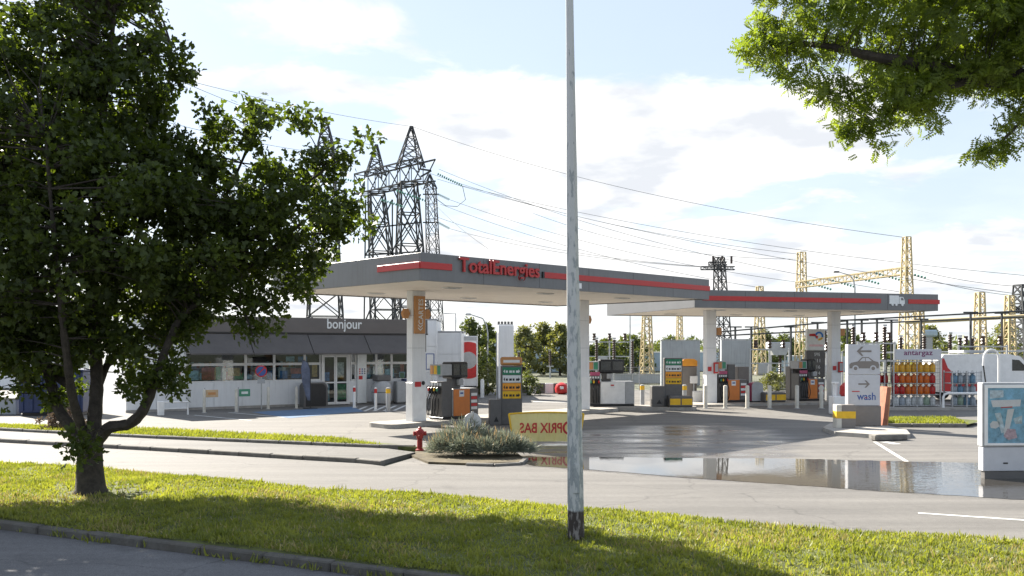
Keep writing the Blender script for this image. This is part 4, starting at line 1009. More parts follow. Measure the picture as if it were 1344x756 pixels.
for px, lab, c in ((402, 'dark arched trolley shelter behind the feather flag', m_dark), ):
    x, y = pos(CS, AS, ss(406), -.55)
    t = thing('charcoal_bin', lab, 'bin', (x, y, 0), AS)
    arch = [(-.55, 0), (.55, 0), (.55, .85)] + [(.55 - .25 + .25 * math.cos(a), .85 + .25 * math.sin(a)) for a in np.linspace(.2, 1.57, 5)] + [(-.55 + .25 + .25 * math.cos(a), .85 + .25 * math.sin(a)) for a in np.linspace(1.57, 2.95, 5)] + [(-.55, .85)]
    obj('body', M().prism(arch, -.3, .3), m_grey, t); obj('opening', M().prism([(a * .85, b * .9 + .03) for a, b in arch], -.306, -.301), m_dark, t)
    obj('rim', M().tube([(a, -.3, b) for a, b in arch[2:]], .03, 6), m_lgrey, t)
x, y = pos(CS, AS, ss(494), -.6)
t = thing('vacuum_unit', 'grey rounded waste unit with dark hood before the right shop windows', 'bin', (x, y, 0), AS)
obj('body', M().lathe([(.4, .05), (.46, .2), (.46, .8), (.38, 1.0), (.3, 1.08)], 16), m_lgrey, t, smooth=True); obj('hood', M().box(-.35, .35, -.3, .3, 1.08, 1.35, .04), m_grey, t)
obj('band', M().lathe([(.465, .55), (.465, .58)], 16), m_grey, t); obj('foot', M().lathe([(.35, 0), (.35, .05)], 12), m_dark, t)
for k, (px, h, c) in enumerate(((519, 1.05, m_lgrey), (529, 1.15, m_navy))):
    x, y = pos(CS, AS, ss(px), -.5)
    t = thing('locker', ('light grey' if k == 0 else 'dark') + ' locker cabinet under the right end of the shop windows', 'cabinet', (x, y, 0), AS)
    obj('body', M().box(-.25, .25, -.2, .2, .05, h, .02), c, t); obj('door', M().box(-.22, .22, -.215, -.202, .1, h - .05, .006), c, t); obj('foot', M().box(-.23, .23, -.18, .18, 0, .05), m_dark, t)
# low white barrier left
t = thing('barrier', 'low white tubular barrier before the white gable block', 'barrier', (*G(222, 545), 0), AS)
obj('rail', M().tube([(-.25, 0, .0), (-.25, 0, .5), (.7, 0, .5), (.7, 0, 0)], .04, 8), m_white2, t); obj('rail', M().tube([(-.25, 0, .25), (.7, 0, .25)], .025, 8), m_white2, t)
obj('bin', M().box(-.42, -.2, -.12, .12, 0, .55, .02), m_white2, t)

# annex and wash hall behind the first pump
def hall(name, lab, px0, px1, Y, top, m_, dep=5, panel=.9, cat='building', rz=0.0, rows=1):
    x0, x1 = PX(px0, Y), PX(px1, Y); zt = PZ(top, Y)
    t = thing(name, lab, cat, (x0, Y, 0), rz); w = x1 - x0
    for r_ in range(rows): sheets(0, w, 0, .1, .05 + r_ * (zt - .05) / rows, .05 + (r_ + 1) * (zt - .05) / rows - .012, panel, par=t, m_=m_)
    obj('core', M().box(.01, w - .01, .105, dep, 0, zt - .03), m_, t); obj('coping', M().box(-.03, w + .03, -.03, dep + .03, zt + .003, zt + .06, .01), m_lgrey, t)
    return t, w, zt
t, w, zt = hall('annex', 'tall narrow white annex tower right of the shop', 557, 573, 45.5, 420, m_white, 3, .65, rows=3)
obj('hatch_frame', M().box(.08, .5, -.03, -.001, PZ(485, 45.5), PZ(464, 45.5), .006), m_blue, t); obj('hatch', M().box(.12, .46, -.036, -.031, PZ(484, 45.5), PZ(465, 45.5), .004), m_white2, t)
t, w, zt = hall('annex', 'white panelled wash hall wall behind the orange pump', 574, 606, 46.5, 436, m_white, 4, 1.3, rows=3)
obj('vent', M().box(.1, .75, -.03, -.001, PZ(495, 46.5), PZ(480, 46.5), .006), m_greysheet, t); obj('post', M().box(w - .07, w, -.06, -.001, 0, zt, .01), m_white2, t)
obj('roof_pipe', M().tube([(w * .7, 1, zt), (w * .7, 1, zt + 1.0), (w * .2, 1, zt + 1.0)], .03, 6), m_lgrey, t)
Yq = 49; x0 = PX(606, Yq)
t = thing('lorry_trailer', 'white trailer end with a big red ring behind the orange pump', 'trailer', (x0, Yq, 0), math.radians(4.2))
w = PX(627, Yq) - x0; z0, zt = PZ(507, Yq), PZ(441, Yq)
obj('box', M().box(0, w, 0, 6, z0, zt, .03), m_white, t); obj('grey_top', M().box(.0, w, -.012, -.001, zt - .25, zt - .02), m_lgrey, t)
cl = lambda m_: (setattr(m_, 'v', [(min(max(x, .01), w - .08), y, min(max(z, z0 + .05), zt - .3)) for x, y, z in m_.v]), m_)[1]
obj('red_ring', cl(ring(w * .42, (z0 + zt) / 2 + .05, .46, 1.0, 0, 359.5, -.013, 44)), m_redp, t)
obj('grey_disc', cl(M().prism([(w * .42 + .45 * math.cos(a), (z0 + zt) / 2 + .05 + .45 * math.sin(a)) for a in np.linspace(0, 6.1, 24)], -.02, -.014)), m_lgrey, t)
obj('frame_edge', M().box(w - .06, w, -.03, -.002, z0, zt), m_white2, t)
for k in (.25, .75): obj('wheel', M().tube([(w * k - .12, .8, .45), (w * k + .12, .8, .45)], .45, 16), m_black, t)
obj('chassis', M().box(.1, w - .1, .1, 5.8, z0 - .2, z0 - .002), m_dark, t)
Yq = 47; x0 = PX(653, Yq)
t = thing('tower_sign', 'square white pillar with small dark letters on its roof', 'pillar', (PX(663, Yq), Yq, 0), .15)
zt = PZ(427, Yq); obj('pillar', M().box(-.4, .4, -.35, .35, 0, zt, .02), m_white, t)
obj('side_post', M().tube([(-.46, -.2, 0), (-.46, -.2, zt - .35)], .04, 6), m_lgrey, t)
for k in range(5): obj('roof_letter', M().box(-.4 + k * .17, -.28 + k * .17, -.05, .0, zt + .06, zt + .2), m_grey, t)
obj('letter_rail', M().box(-.42, .42, -.06, .02, zt + .02, zt + .055), m_lgrey, t)
Yq = 52
t = thing('planter_wall', 'low dark kerb wall with white blocks behind the forecourt', 'wall', (PX(683, Yq), Yq, 0), -.02)
wq = PX(748, Yq) - PX(683, Yq)
for k in range(6): obj('block', M().box(k * wq / 6 + .005, (k + 1) * wq / 6 - .005, 0, .3, 0, .52 if k < 1 else .58, .02), m_white2 if k in (1, 3) else m_grey, t)
t = thing('tyre_inflator', 'red rounded air unit at the end of the low dark wall', 'air unit', (PX(737, 51), 51, 0), 0)
obj('body', M().lathe([(.2, 0), (.34, .1), (.38, .35), (.3, .55), (.1, .66)], 14), m_redp, t, smooth=True); obj('gauge', M().box(-.1, .1, -.4, -.3, .3, .45, .02), m_poster_w, t)
t = thing('bollard', 'single white post left of the white pillar', 'bollard', (*G(633, 522), 0), 0)
obj('post', M().lathe([(.1, 0), (.1, .9), (.05, .98)], 12), m_white2, t, smooth=True)
obj('base_plate', M().lathe([(.16, 0), (.16, .02)], 12), m_lgrey, t)
sheet('far_pavement_marking', [G(700, 527), G(760, 528), G(760, 528.6), G(700, 527.6)], .005, m_marking)

# ------------------------------------------------------------------ wash sign, gas cages, van, poster stand on the right
wi = [G(1080, 566), G(1096, 572), G(1140, 575), G(1158, 577), G(1195, 575), G(1190, 569), G(1160, 562), G(1090, 560)]
tag(obj('sign_island', M().prism(wi, -.02, .12, 'z'), m_conc), 'concrete kerb island under the grey car wash sign', 'kerb island')
t = thing('broken_kerb', 'worn dark kerb end lying before the car wash sign', 'kerb', (*G(1168, 578), 0), .25)
obj('stone', M().box(-.55, .5, -.12, .1, 0, .17, .03), m_kerb, t); obj('stone', M().box(-.2, .62, .12, .34, 0, .15, .04), m_kerb, t)
Yw = 29.0
t = thing('wash_sign', 'grey and white car wash direction sign with arrows and car symbol', 'sign', (PX(1132, Yw), Yw, .12), math.radians(-4))
ww = 41 / FPX * Yw / 2; za, zb, zc_ = PZ(532, Yw) - .12, PZ(491.5, Yw) - .12, PZ(452, Yw) - .12
m_signg = mat('sign_silver', (.5, .51, .54), .5, var=.04)
obj('base', M().box(-ww - .02, ww + .02, -.2, .2, 0, za - .005, .015), m_taupe, t)
up = obj('upper_panel', M().box(-ww, ww, -.16, .16, zb + .006, zc_, .012), m_signg, t)
lo_ = obj('lower_panel', M().box(-ww, ww, -.16, .16, za, zb - .006, .012), m_signg, t)
def arrow(cx, cz, s, d):
    return M().prism([(cx + d * s, cz), (cx + d * s * .35, cz + s * .65), (cx + d * s * .08, cz + s * .65), (cx + d * s * .5, cz + s * .13), (cx - d * s, cz + s * .13), (cx - d * s, cz - s * .13), (cx + d * s * .5, cz - s * .13), (cx + d * s * .08, cz - s * .65), (cx + d * s * .35, cz - s * .65)], -.168, -.161)
obj('arrow', arrow(.0, zc_ - .22, .23, -1), m_taupe, up); obj('arrow', arrow(.0, zb - .3, .18, 1), m_taupe, lo_)
cz = zb + .2
car = [(-.45, 0), (-.46, .12), (-.4, .18), (-.2, .22), (-.06, .36), (.14, .36), (.3, .24), (.44, .2), (.47, .1), (.45, 0)]
obj('car_symbol', M().prism([(a, cz + b) for a, b in car], -.168, -.161), m_taupe, up)
obj('car_windows', M().prism([(-.14, cz + .23), (-.04, cz + .33), (.03, cz + .33), (.03, cz + .23)], -.171, -.1685).prism([(.05, cz + .23), (.05, cz + .33), (.13, cz + .33), (.24, cz + .23)], -.171, -.1685), m_signg, up)
for x in (-.27, .28):
    obj('car_wheel', ring(x, cz, .06, .1, 0, 359, -.1715, 16), m_signg, up); obj('car_hub', M().prism([(x + .06 * math.cos(a * .4488), cz + .06 * math.sin(a * .4488)) for a in range(14)], -.1735, -.1685), m_taupe, up)
text('wash', m_blue, lo_, (-.22, -.163, za + .18), .58, .24, .006, fat=.012)
obj('script_line', M().box(-.38, -.14, -.167, -.161, za + .44, za + .47), m_redp, lo_)
obj('red_letter', M().box(.02, .1, -.1695, -.1692, za + .24, za + .26), m_redp, lo_)
t = thing('guard_post', 'pale and dark square post with yellow band left of the wash sign', 'post', (PX(1108, 28.2), 28.2, .12), math.radians(-4))
obj('pale_side', M().box(-.29, -.13, -.2, .2, 0, .72, .01), m_bol, t); obj('dark_side', M().box(-.126, .29, -.2, .2, 0, .72, .01), m_taupe, t)
obj('yellow_band', M().box(-.294, .294, -.207, .204, .3, .52, .003), m_yellow, t)
t = thing('leaning_board', 'rust-brown board leaning against the right side of the wash sign', 'board', (PX(1157, 29.3), 29.3, .0), 0)
obj('board', M().prism([(-.1, 0), (.05, 0), (.17, 1.35), (.06, 1.35)], -.3, .3), mat('rust_board', (.32, .13, .08), .8, var=.2), t); obj('edge', M().prism([(.05, 0), (.075, 0), (.195, 1.35), (.17, 1.35)], -.3, .3), m_ochre, t)
t = thing('barrel', 'red and white plastic container left of the wash sign', 'container', (PX(1106, 35.5), 35.5, 0), 0)
obj('red_body', M().lathe([(.3, .72), (.36, .8), (.34, 1.1), (.2, 1.25)], 14, (.25, 0)), m_redp, t, smooth=True); obj('stand', M().box(-.45, .6, -.3, .3, 0, .715, .02), m_white2, t)
obj('white_post', M().lathe([(.09, .72), (.09, 1.2), (.15, 1.21), (.15, 1.28)], 10, (-.3, 0)), m_white2, t)

# gas bottle cages
m_bot = [mat('bottle_yellow', (.75, .4, .03), .4, var=.1), mat('bottle_red', (.5, .02, .015), .4, var=.12), mat('bottle_orange', (.68, .15, .01), .4, var=.12), mat('bottle_grey', (.35, .4, .45), .4, var=.1), mat('bottle_white', (.6, .62, .62), .4, var=.1), mat('bottle_green', (.3, .4, .3), .4, var=.1), mat('bottle_blue', (.15, .28, .4), .4, var=.1)]
def bottle_mesh(r=.13, h=.42):
    return M().lathe([(r * .8, 0), (r, .03), (r, h * .68), (r * .75, h * .8), (r * .3, h * .86), (r * .3, h * .9), (r * .62, h * .9), (r * .62, h)], 12).mesh('gas_bottle')
ORD = ('leftmost', 'second from left', 'third from left', 'fourth from left', 'fifth from left', 'sixth from left', 'seventh from left', 'eighth from left')
BM = bottle_mesh(); RP = .47
def cage(lab, px0, px1, Y, rows, rz=0.0, top=None, sign=None, where=''):
    x0, x1 = PX(px0, Y), PX(px1, Y); w = x1 - x0; H = len(rows) * RP + .12
    t = thing('gas_cage', lab, 'gas cage', (x0, Y, .1), rz, 'gas bottle cages')
    fr = M()
    for x in (0, w / 2, w):
        for y in (0, .75): fr.bar((x, y, 0), (x, y, H), .045)
    obj('frame', fr, m_steel, t)
    for k in range(len(rows) + 1):
        z = .06 + k * RP
        obj('deck', M().box(-.02, w + .02, -.02, .77, z - .03, z, .004), m_steel, t)
    g = M(); n = int(w / .11)
    for i in range(1, n): g.bar((i * w / n, -.03, .06), (i * w / n, -.03, H), .006)
    for k in range(1, len(rows) * 3): g.bar((0, -.03, .06 + k * RP / 3), (w, -.03, .06 + k * RP / 3), .006)
    obj('mesh_front', g, m_grey, t)
    if sign:
        s = obj('header_sign', M().box(0.05, w + .02, -.08, -.03, H + .0, H + .46, .01), m_signg, t)
        text(sign, m_navy2, s, (w * .2, -.082, H + .13), w * .62, .26, .006, fat=.012)
    names = ('bottom', 'second', 'third', 'top')
    for k, row in enumerate(rows):
        nb = int((w - .06) / .26)
        for i in range(nb):
            c = m_bot[row[i % len(row)]]
            for yy in (.2, ):
                me = BM.copy(); me.materials.clear(); me.materials.append(c)
                b = bpy.data.objects.new('gas_bottle', me); C.objects.link(b)
                bx, by = x0 + math.cos(rz) * (.17 + i * .262) - math.sin(rz) * yy, Y + math.sin(rz) * (.17 + i * .262) + math.cos(rz) * yy
                b.location = (bx, by, .1 + .062 + k * RP); me.shade_smooth()
                cn = c.name.split('_')[1]
                tag(b, '%s gas bottle, %s row of %s, %s' % (cn, names[k], where, ORD[i]), 'gas bottle', 'gas bottles in the cages')
    return t
m_navy2 = mat('wine_letter', (.16, .02, .1), .5)
slab = [pos((PX(1150, 38.4), 38.4), 0, a, b) for a, b in ((-.6, -.6), (5.6, -.6), (5.6, 1.6), (-.6, 1.6))]
tag(obj('cage_slab', M().prism(slab, -.02, .1, 'z'), m_conc), 'low concrete slab under the gas bottle cages', 'slab')
cage('tall gas cage with lettered header full of orange and red bottles', 1173, 1234, 38.6, [[4, 3, 4, 4, 4, 5], [1, 1, 2, 2, 2, 2], [1, 2, 2, 2, 2, 2], [0, 0, 0, 2, 0, 0]][:3] + [[0, 0, 0, 0, 0, 0]], sign='antargaz', where='the lettered cage')
cage('narrow gas cage of red bottles left of the lettered cage', 1151, 1171, 38.9, [[4, 3], [1, 1], [1, 1]], where='the narrow cage')
cage('open gas cage with blue and grey bottles before the van', 1250, 1288, 38.6, [[3, 5, 6], [3, 6, 3], [6, 3, 3]], where='the cage before the van')
t = thing('hoop_rail', 'white tubular hoop rail between the gas cages and the poster stand', 'railing', (PX(1238, 38), 38, .0), 0)
obj('hoop', M().tube([(0, 0, 0), (0, 0, .55), (.06, 0, .66), (.2, 0, .7), (1.7, 0, .7), (1.76, 0, .6), (1.76, 0, 0)], .05, 8), m_white2, t, smooth=True); obj('foot', M().box(-.1, .1, -.1, .1, 0, .012), m_lgrey, t)
# white van with red flank
Yv = 44.0
t = thing('van', 'white panel van with a red sweep, parked behind the gas cages', 'van', (PX(1236, Yv), Yv, 0), math.radians(2))
prof = [(0, .45), (0, 2.15), (.1, 2.3), (3.3, 2.32), (3.9, 2.2), (4.6, 1.5), (5.35, 1.25), (5.5, .95), (5.5, .45)]
obj('body', M().prism(prof, 0, 1.95), m_white2, t)
obj('red_sweep', M().prism([(.02, .5), (.02, 2.1), (.12, 2.1), (.3, 1.65), (.75, 1.2), (1.5, .95), (2.3, .85), (2.3, .5)], -.008, -.001), m_redp, t)
obj('side_window', M().prism([(3.5, 1.5), (3.5, 2.05), (3.85, 2.02), (4.4, 1.5)], -.01, -.001), m_screen, t)
obj('windscreen', M().prism([(4.02, 2.1), (4.62, 1.5), (4.64, 1.52), (4.04, 2.12)], .15, 1.8), m_screen, t)
for x in (.95, 4.5):
    wl = obj('wheel', M().tube([(x, -.03, .36), (x, .2, .36)], .36, 18), m_black, t); obj('hubcap', M().tube([(x, -.04, .36), (x, -.031, .36)], .22, 14), m_lgrey, wl)
    wl2 = obj('wheel', M().tube([(x, 1.75, .36), (x, 1.98, .36)], .36, 18), m_black, t)
obj('roof_rack', M().box(1.2, 2.9, .2, 1.7, 2.36, 2.5, .03), m_lgrey, t); obj('mirror', M().box(4.2, 4.32, -.2, -.01, 1.5, 1.75, .02), m_dark, t)
obj('bumper', M().box(5.4, 5.58, .05, 1.9, .42, .75, .04), m_grey, t)
# hoop of a lamp / hose gantry
t = thing('hose_gooseneck', 'white bent gooseneck pipe rising behind the poster stand', 'pipe', (PX(1311, 36), 36, 0), 0)
obj('pipe', M().tube([(0, 0, 0), (0, 0, 2.2)] + [(-.3 + .3 * math.cos(a), 0, 2.2 + .35 * math.sin(a)) for a in np.linspace(0, math.pi, 9)] + [(-.62, 0, 1.9)], .045, 8), m_white2, t, smooth=True)
obj('hose', M().tube([(-.62, 0, 1.9), (-.55, -.05, 1.2), (-.4, -.05, .7)], .03, 6), m_black, t)
g1 = [G(1160, 560), G(1270, 561), G(1290, 556), G(1250, 552.5), G(1165, 553)]
sheet('cage_lawn', g1, .1, m_turf); kerb('lawn_kerb', [G(1160, 560.5), G(1268, 561)], .15, h1=.12)
gp = []
for _ in range(6000):
    a, b = R.random(), R.random(); p = Vector(g1[0]).lerp(Vector(g1[1]), a).lerp(Vector(g1[4]).lerp(Vector(g1[3]), a), b); gp.append((p.x, p.y, .09))
grass('lawn_grass', gp, .06, .14, m_grass, .016)
# poster stand
Yp = 18.0; xp = PX(1286, Yp); wp = .95
t = thing('poster_stand', 'freestanding grey poster cabinet with blue poster standing in the puddle', 'poster stand', (xp, Yp, 0), math.radians(3))
zp = lambda py: PZ(py, Yp)
obj('lower_panel', M().box(.02, wp - .02, -.085, .085, .16, zp(586.5), .008), m_signg, t); obj('plinth', M().box(.06, wp - .06, -.07, .07, 0, .155, .004), m_grey, t)
fr = obj('case', M().box(0, wp, -.1, .1, zp(586), zp(502), .015), m_lgrey, t)
obj('frame', M().box(.03, .1, -.12, -.101, zp(584), zp(505), .006).box(wp - .1, wp - .03, -.12, -.101, zp(584), zp(505), .006).box(.1, wp - .1, -.12, -.101, zp(584), zp(581), .004).box(.1, wp - .1, -.12, -.101, zp(509), zp(505), .004), m_white2, fr)
po = obj('poster', M().box(.1, wp - .1, -.108, -.102, zp(581), zp(509)), m_poster_b, fr)
def bit(poly, c, y=-.1095): obj('poster_art', M().prism(poly, y - .001, y), c, po)
pa = mat('poster_ice', (.55, .68, .74), .4, var=.25, scale=12)
bit([(.14, zp(512)), (.42, zp(512)), (.42, zp(521)), (.14, zp(523))], pa); bit([(.16, zp(525)), (.78, zp(524)), (.76, zp(533)), (.2, zp(534))], m_poster_w)
bit([(.24, zp(542)), (.36, zp(541)), (.46, zp(566)), (.38, zp(568))], pa); bit([(.5, zp(537)), (.64, zp(536)), (.52, zp(568)), (.42, zp(570))], m_poster_w, -.111)
bit([(.14, zp(556)), (.2, zp(552)), (.34, zp(553)), (.36, zp(558)), (.26, zp(562)), (.16, zp(561))], m_poster_w); bit([(.62, zp(549)), (.8, zp(545)), (.8, zp(556)), (.66, zp(556))], pa)
bit([(.42, zp(572)), (.5, zp(562)), (.66, zp(563)), (.7, zp(574)), (.52, zp(577))], mat('poster_pink', (.55, .42, .48), .4, var=.3, scale=14), -.1125)
bit([(.36, zp(534)), (.6, zp(533)), (.6, zp(534.6)), (.36, zp(535.2))], m_redp, -.1125)
obj('pane', M().box(.1, wp - .1, -.118, -.1155, zp(581), zp(509)), glass_mat('clear_glass', (.97, .97, .97), .3), fr)
obj('lock', M().box(wp * .45, wp * .55, -.09, -.086, .3, .33), m_dark, t)

# ------------------------------------------------------------------ far left, behind the maple
Yk = 34.5
t = thing('container', 'navy blue steel container behind the maple trunk', 'container', (PX(24, Yk), Yk, 0), .1)
w = PX(105, Yk) - PX(24, Yk)
obj('body', M().box(0, w, 0, 1.6, .12, 1.7, .03), m_navy, t)
for k in range(7): obj('rib', M().box(.1 + k * (w - .3) / 6, .2 + k * (w - .3) / 6, -.05, -.002, .2, 1.6, .01), m_navy, t)
obj('lid', M().box(-.04, w + .04, -.06, 1.66, 1.705, 1.78, .02), m_navy, t); obj('skid', M().box(.1, w - .1, .1, 1.5, 0, .118), m_dark, t)
t, w, zt = hall('office', 'white low office with dark windows at the left edge', -90, 60, 58, 472, m_white, 6, 1.6)
for k in range(4): obj('window', M().box(.8 + k * 1.9, 1.9 + k * 1.9, -.03, -.001, 1.0, 1.9, .01), m_screen, t)
obj('roof', M().prism([(-.2, zt + .06), (w + .2, zt + .06), (w + .2, zt + .3), (-.2, zt + .3)], -.3, 6), m_lgrey, t)
t = thing('planter', 'grey stone trough at the left edge of the picture', 'planter', (PX(-30, 35), 35, 0), .1)
obj('trough', M().box(0, 1.45, 0, .5, 0, .6, .03), m_greysheet, t); obj('rim', M().box(-.03, 1.48, -.03, .53, .602, .66, .01), m_conc, t)

# ------------------------------------------------------------------ lamp post in the verge
m_pole = bpy.data.materials.new('flaking_pole_paint'); m_pole.use_nodes = True
_n = m_pole.node_tree.nodes; _l = m_pole.node_tree.links; _b = _n['Principled BSDF']
_g = _n.new('ShaderNodeNewGeometry'); _mp = _n.new('ShaderNodeMapping'); _mp.inputs['Scale'].default_value = (1, 1, .3); _l.new(_g.outputs['Position'], _mp.inputs[0])
def _noise(sc, d, v=None):
    q = _n.new('ShaderNodeTexNoise'); q.inputs['Scale'].default_value = sc; q.inputs['Detail'].default_value = d; q.inputs['Roughness'].default_value = .6; _l.new(v or _mp.outputs[0], q.inputs['Vector']); return q.outputs[0]
_f = _noise(17, 6); _sep = _n.new('ShaderNodeSeparateXYZ'); _l.new(_g.outputs['Position'], _sep.inputs[0])
_h = _n.new('ShaderNodeMapRange'); _l.new(_sep.outputs[2], _h.inputs[0]); _h.inputs[1].default_value = .3; _h.inputs[2].default_value = 6.5; _h.inputs[3].default_value = .05; _h.inputs[4].default_value = -.1
_a = _n.new('ShaderNodeMath'); _a.operation = 'ADD'; _l.new(_f, _a.inputs[0]); _l.new(_h.outputs[0], _a.inputs[1])
_r = _n.new('ShaderNodeValToRGB'); _l.new(_a.outputs[0], _r.inputs[0])
_e = _r.color_ramp.elements; _e[0].position = .5; _e[0].color = (.47, .48, .475, 1); _e[1].position = .56; _e[1].color = (.25, .275, .285, 1)
_x = _r.color_ramp.elements.new(.64); _x.color = (.31, .335, .34, 1)
_c = _noise(5, 3); _q = _n.new('ShaderNodeMath'); _q.operation = 'MULTIPLY_ADD'; _l.new(_c, _q.inputs[0]); _q.inputs[1].default_value = .14; _l.new(_sep.outputs[2], _q.inputs[2])
_k = _n.new('ShaderNodeMapRange'); _l.new(_q.outputs[0], _k.inputs[0]); _k.inputs[1].default_value = .55; _k.inputs[2].default_value = .58; _k.inputs[3].default_value = 1; _k.inputs[4].default_value = 0
_m = _n.new('ShaderNodeMixRGB'); _l.new(_k.outputs[0], _m.inputs[0]); _l.new(_r.outputs[0], _m.inputs[1])
_r2 = _n.new('ShaderNodeValToRGB'); _l.new(_noise(22, 3), _r2.inputs[0]); _r2.color_ramp.elements[0].position = .52; _r2.color_ramp.elements[0].color = (.035, .026, .024, 1); _r2.color_ramp.elements[1].position = .62; _r2.color_ramp.elements[1].color = (.22, .2, .19, 1)
_l.new(_r2.outputs[0], _m.inputs[2]); _l.new(_m.outputs[0], _b.inputs['Base Color']); _b.inputs['Roughness'].default_value = .6
_bp = _n.new('ShaderNodeBump'); _bp.inputs['Strength'].default_value = .5; _bp.inputs['Distance'].default_value = .004; _l.new(_a.outputs[0], _bp.inputs['Height']); _l.new(_bp.outputs[0], _b.inputs['Normal'])
lx, ly = G(756, 706, .12)
t = thing('lamp_post', 'tall octagonal lamp post with flaking pale paint standing in the grass', 'lamp post', (lx, ly, .1), 0)
pts_ = [(-.0118 * z, 0, z) for z in (0, .02, 1, 2.2, 3.6, 5, 6.5, 8.2)]
obj('shaft', M().tube(pts_, [.118, .116, .107, .096, .083, .071, .055, .045], 8), m_pole, t)
obj('arm', M().tube([(-.096, 0, 8.15), (-.1, .25, 8.6), (-.1, .9, 8.85), (-.1, 1.5, 8.9)], .03, 8), m_steel, t, smooth=True)
obj('lamp_head', M().box(-.22, .02, 1.4, 2.1, 8.84, 8.98, .04), m_lgrey, t)
obj('access_door', M().box(-.045, .04, -.118, -.107, .62, 1.0, .006), m_pole, t)

# ------------------------------------------------------------------ trees
def leaves_at(name, centers, radii, per, tmpl, size, material, parent, up=.5, flat=.75):
    n = len(centers) * per
    c = np.repeat(np.asarray(centers, float), per, 0); r = np.repeat(np.asarray(radii, float), per)[:, None]
    off = np.clip(RN.normal(0, .5, (n, 3)), -.85, .85) * r; off[:, 2] *= flat
    p = c + off
    nr = rnd_dirs(n, up); tn = rnd_dirs(n) + off / (r + 1e-6) * .8; tn[:, 2] -= .25
    s = RN.uniform(size * .65, size * 1.25, n)
    return scatter(name, tmpl[0], tmpl[1], p, nr, tn, s, material, parent)


def limb(m, pts, r0, r1, n=8):
    pts = [Vector(p) for p in pts]; out = []
    for i in range(len(pts) - 1):
        p0 = pts[max(i - 1, 0)]; p1, p2 = pts[i], pts[i + 1]; p3 = pts[min(i + 2, len(pts) - 1)]
        for k in range(5):
            t = k / 5; out.append(.5 * ((2 * p1) + (p2 - p0) * t + (2 * p0 - 5 * p1 + 4 * p2 - p3) * t * t + (3 * p1 - p0 - 3 * p2 + p3) * t ** 3))
    out.append(pts[-1]); k = len(out)
    m.tube(out, [r0 + (r1 - r0) * i / (k - 1) + .006 * math.sin(i * 2.3) for i in range(k)], n)
    return out


def clump_points(ells, spacing, seed):
    rr = random.Random(seed); out = []
    for (cx, cy, cz_, rx, ry, rz) in ells:
        n = int(4.19 * rx * ry * rz / spacing ** 3) + 3
        for _ in range(n):
            while True:
                a, b, c = rr.uniform(-1, 1), rr.uniform(-1, 1), rr.uniform(-1, 1); q = a * a + b * b + c * c
                if q <= 1 and q > .12 * rr.random(): break
            out.append((cx + a * rx, cy + b * ry, cz_ + c * rz))
    return out


def branchlets(m, nodes, cents, r=.012, rr=None, wig=.12, up=.0):
    nd = np.array([tuple(p) for p in nodes])
    for c in cents:
        d = np.linalg.norm(nd - np.array(c), axis=1) + .25 * np.maximum(0, nd[:, 2] - c[2]); j = int(d.argmin()); a = Vector(nd[j]); b = Vector(c); l = (b - a).length
        mid = a.lerp(b, .5) + Vector((R.uniform(-wig, wig), R.uniform(-wig, wig), R.uniform(-.02, wig) + up * l)) * min(1.5, l)
        m.tube([a, a.lerp(mid, .6), mid, mid.lerp(b, .6), b], [r * (1 + l * .9), r * (.9 + l * .6), r * (.75 + l * .3), r * .6, r * .35], 5, False)


TX, TY = G(119, 646, .12); PPM = FPX / TY
def T(px, py, dy=0.0): return (PX(px, TY + dy), TY + dy, PZ(py, TY + dy))
tree = thing('maple_tree', 'large dark-leaved maple with forked trunk standing in the verge at left', 'tree', (0, 0, 0), 0)
tm = M(); nodes = []
tr = [T(119, 650), T(119, 640), T(118, 615), T(118, 590), T(120, 572)]
tm.tube([Vector(p) for p in tr], [.32, .245, .215, .2, .2], 14)
L_ = []
L_ += limb(tm, [T(112, 590), T(98, 566, .1), T(78, 540, .2), T(66, 500, .3), T(50, 450, .4), T(36, 405, .3), T(20, 330, .1), T(10, 240, -.2)], .125, .03)
L_ += limb(tm, [T(121, 585), T(124, 550, 0), T(127, 500, .1), T(124, 430, .2), T(122, 340, 0), T(130, 230, -.2), T(140, 110, 0), T(150, 20, .2)], .135, .03)
L_ += limb(tm, [T(124, 585), T(142, 562, -.1), T(170, 556, -.2), T(190, 535, -.3), T(206, 492, -.3), T(221, 450, -.2), T(240, 414, 0), T(285, 380, .2), T(340, 340, .3), T(400, 290, .2)], .115, .025)
L_ += limb(tm, [T(126, 520, .1), T(140, 480, .5), T(170, 452, .8), T(215, 410, 1.0), T(250, 340, 1.1), T(300, 250, .9), T(335, 170, .6)], .075, .02)
L_ += limb(tm, [T(112, 575), T(96, 525, -.4), T(88, 470, -.8), T(80, 400, -1.2), T(70, 300, -1.6), T(60, 180, -1.8)], .09, .02)
L_ += limb(tm, [T(125, 440, .2), T(160, 370, .6), T(190, 280, 1.0), T(215, 170, 1.3), T(225, 60, 1.3)], .07, .02)
L_ += limb(tm, [T(90, 505, .3), T(40, 470, .9), T(-20, 400, 1.3), T(-80, 300, 1.6), T(-120, 200, 1.6)], .075, .02)
L_ += limb(tm, [T(330, 345, .3), T(380, 265, -.1), T(430, 220, -.2), T(475, 195, -.2)], .03, .008, 6)
L_ += limb(tm, [T(330, 345, .3), T(400, 310, .6), T(460, 305, .6)], .03, .008, 6)
L_ += limb(tm, [T(285, 380, .2), T(320, 410, .0), T(335, 455, -.1)], .03, .008, 6)
obj('trunk', tm, m_bark, tree, smooth=True)
def E(px, py, rx, ry, dy, rd): x, y, z = T(px, py, dy); return (x, y, z, rx / PPM, rd, ry / PPM)
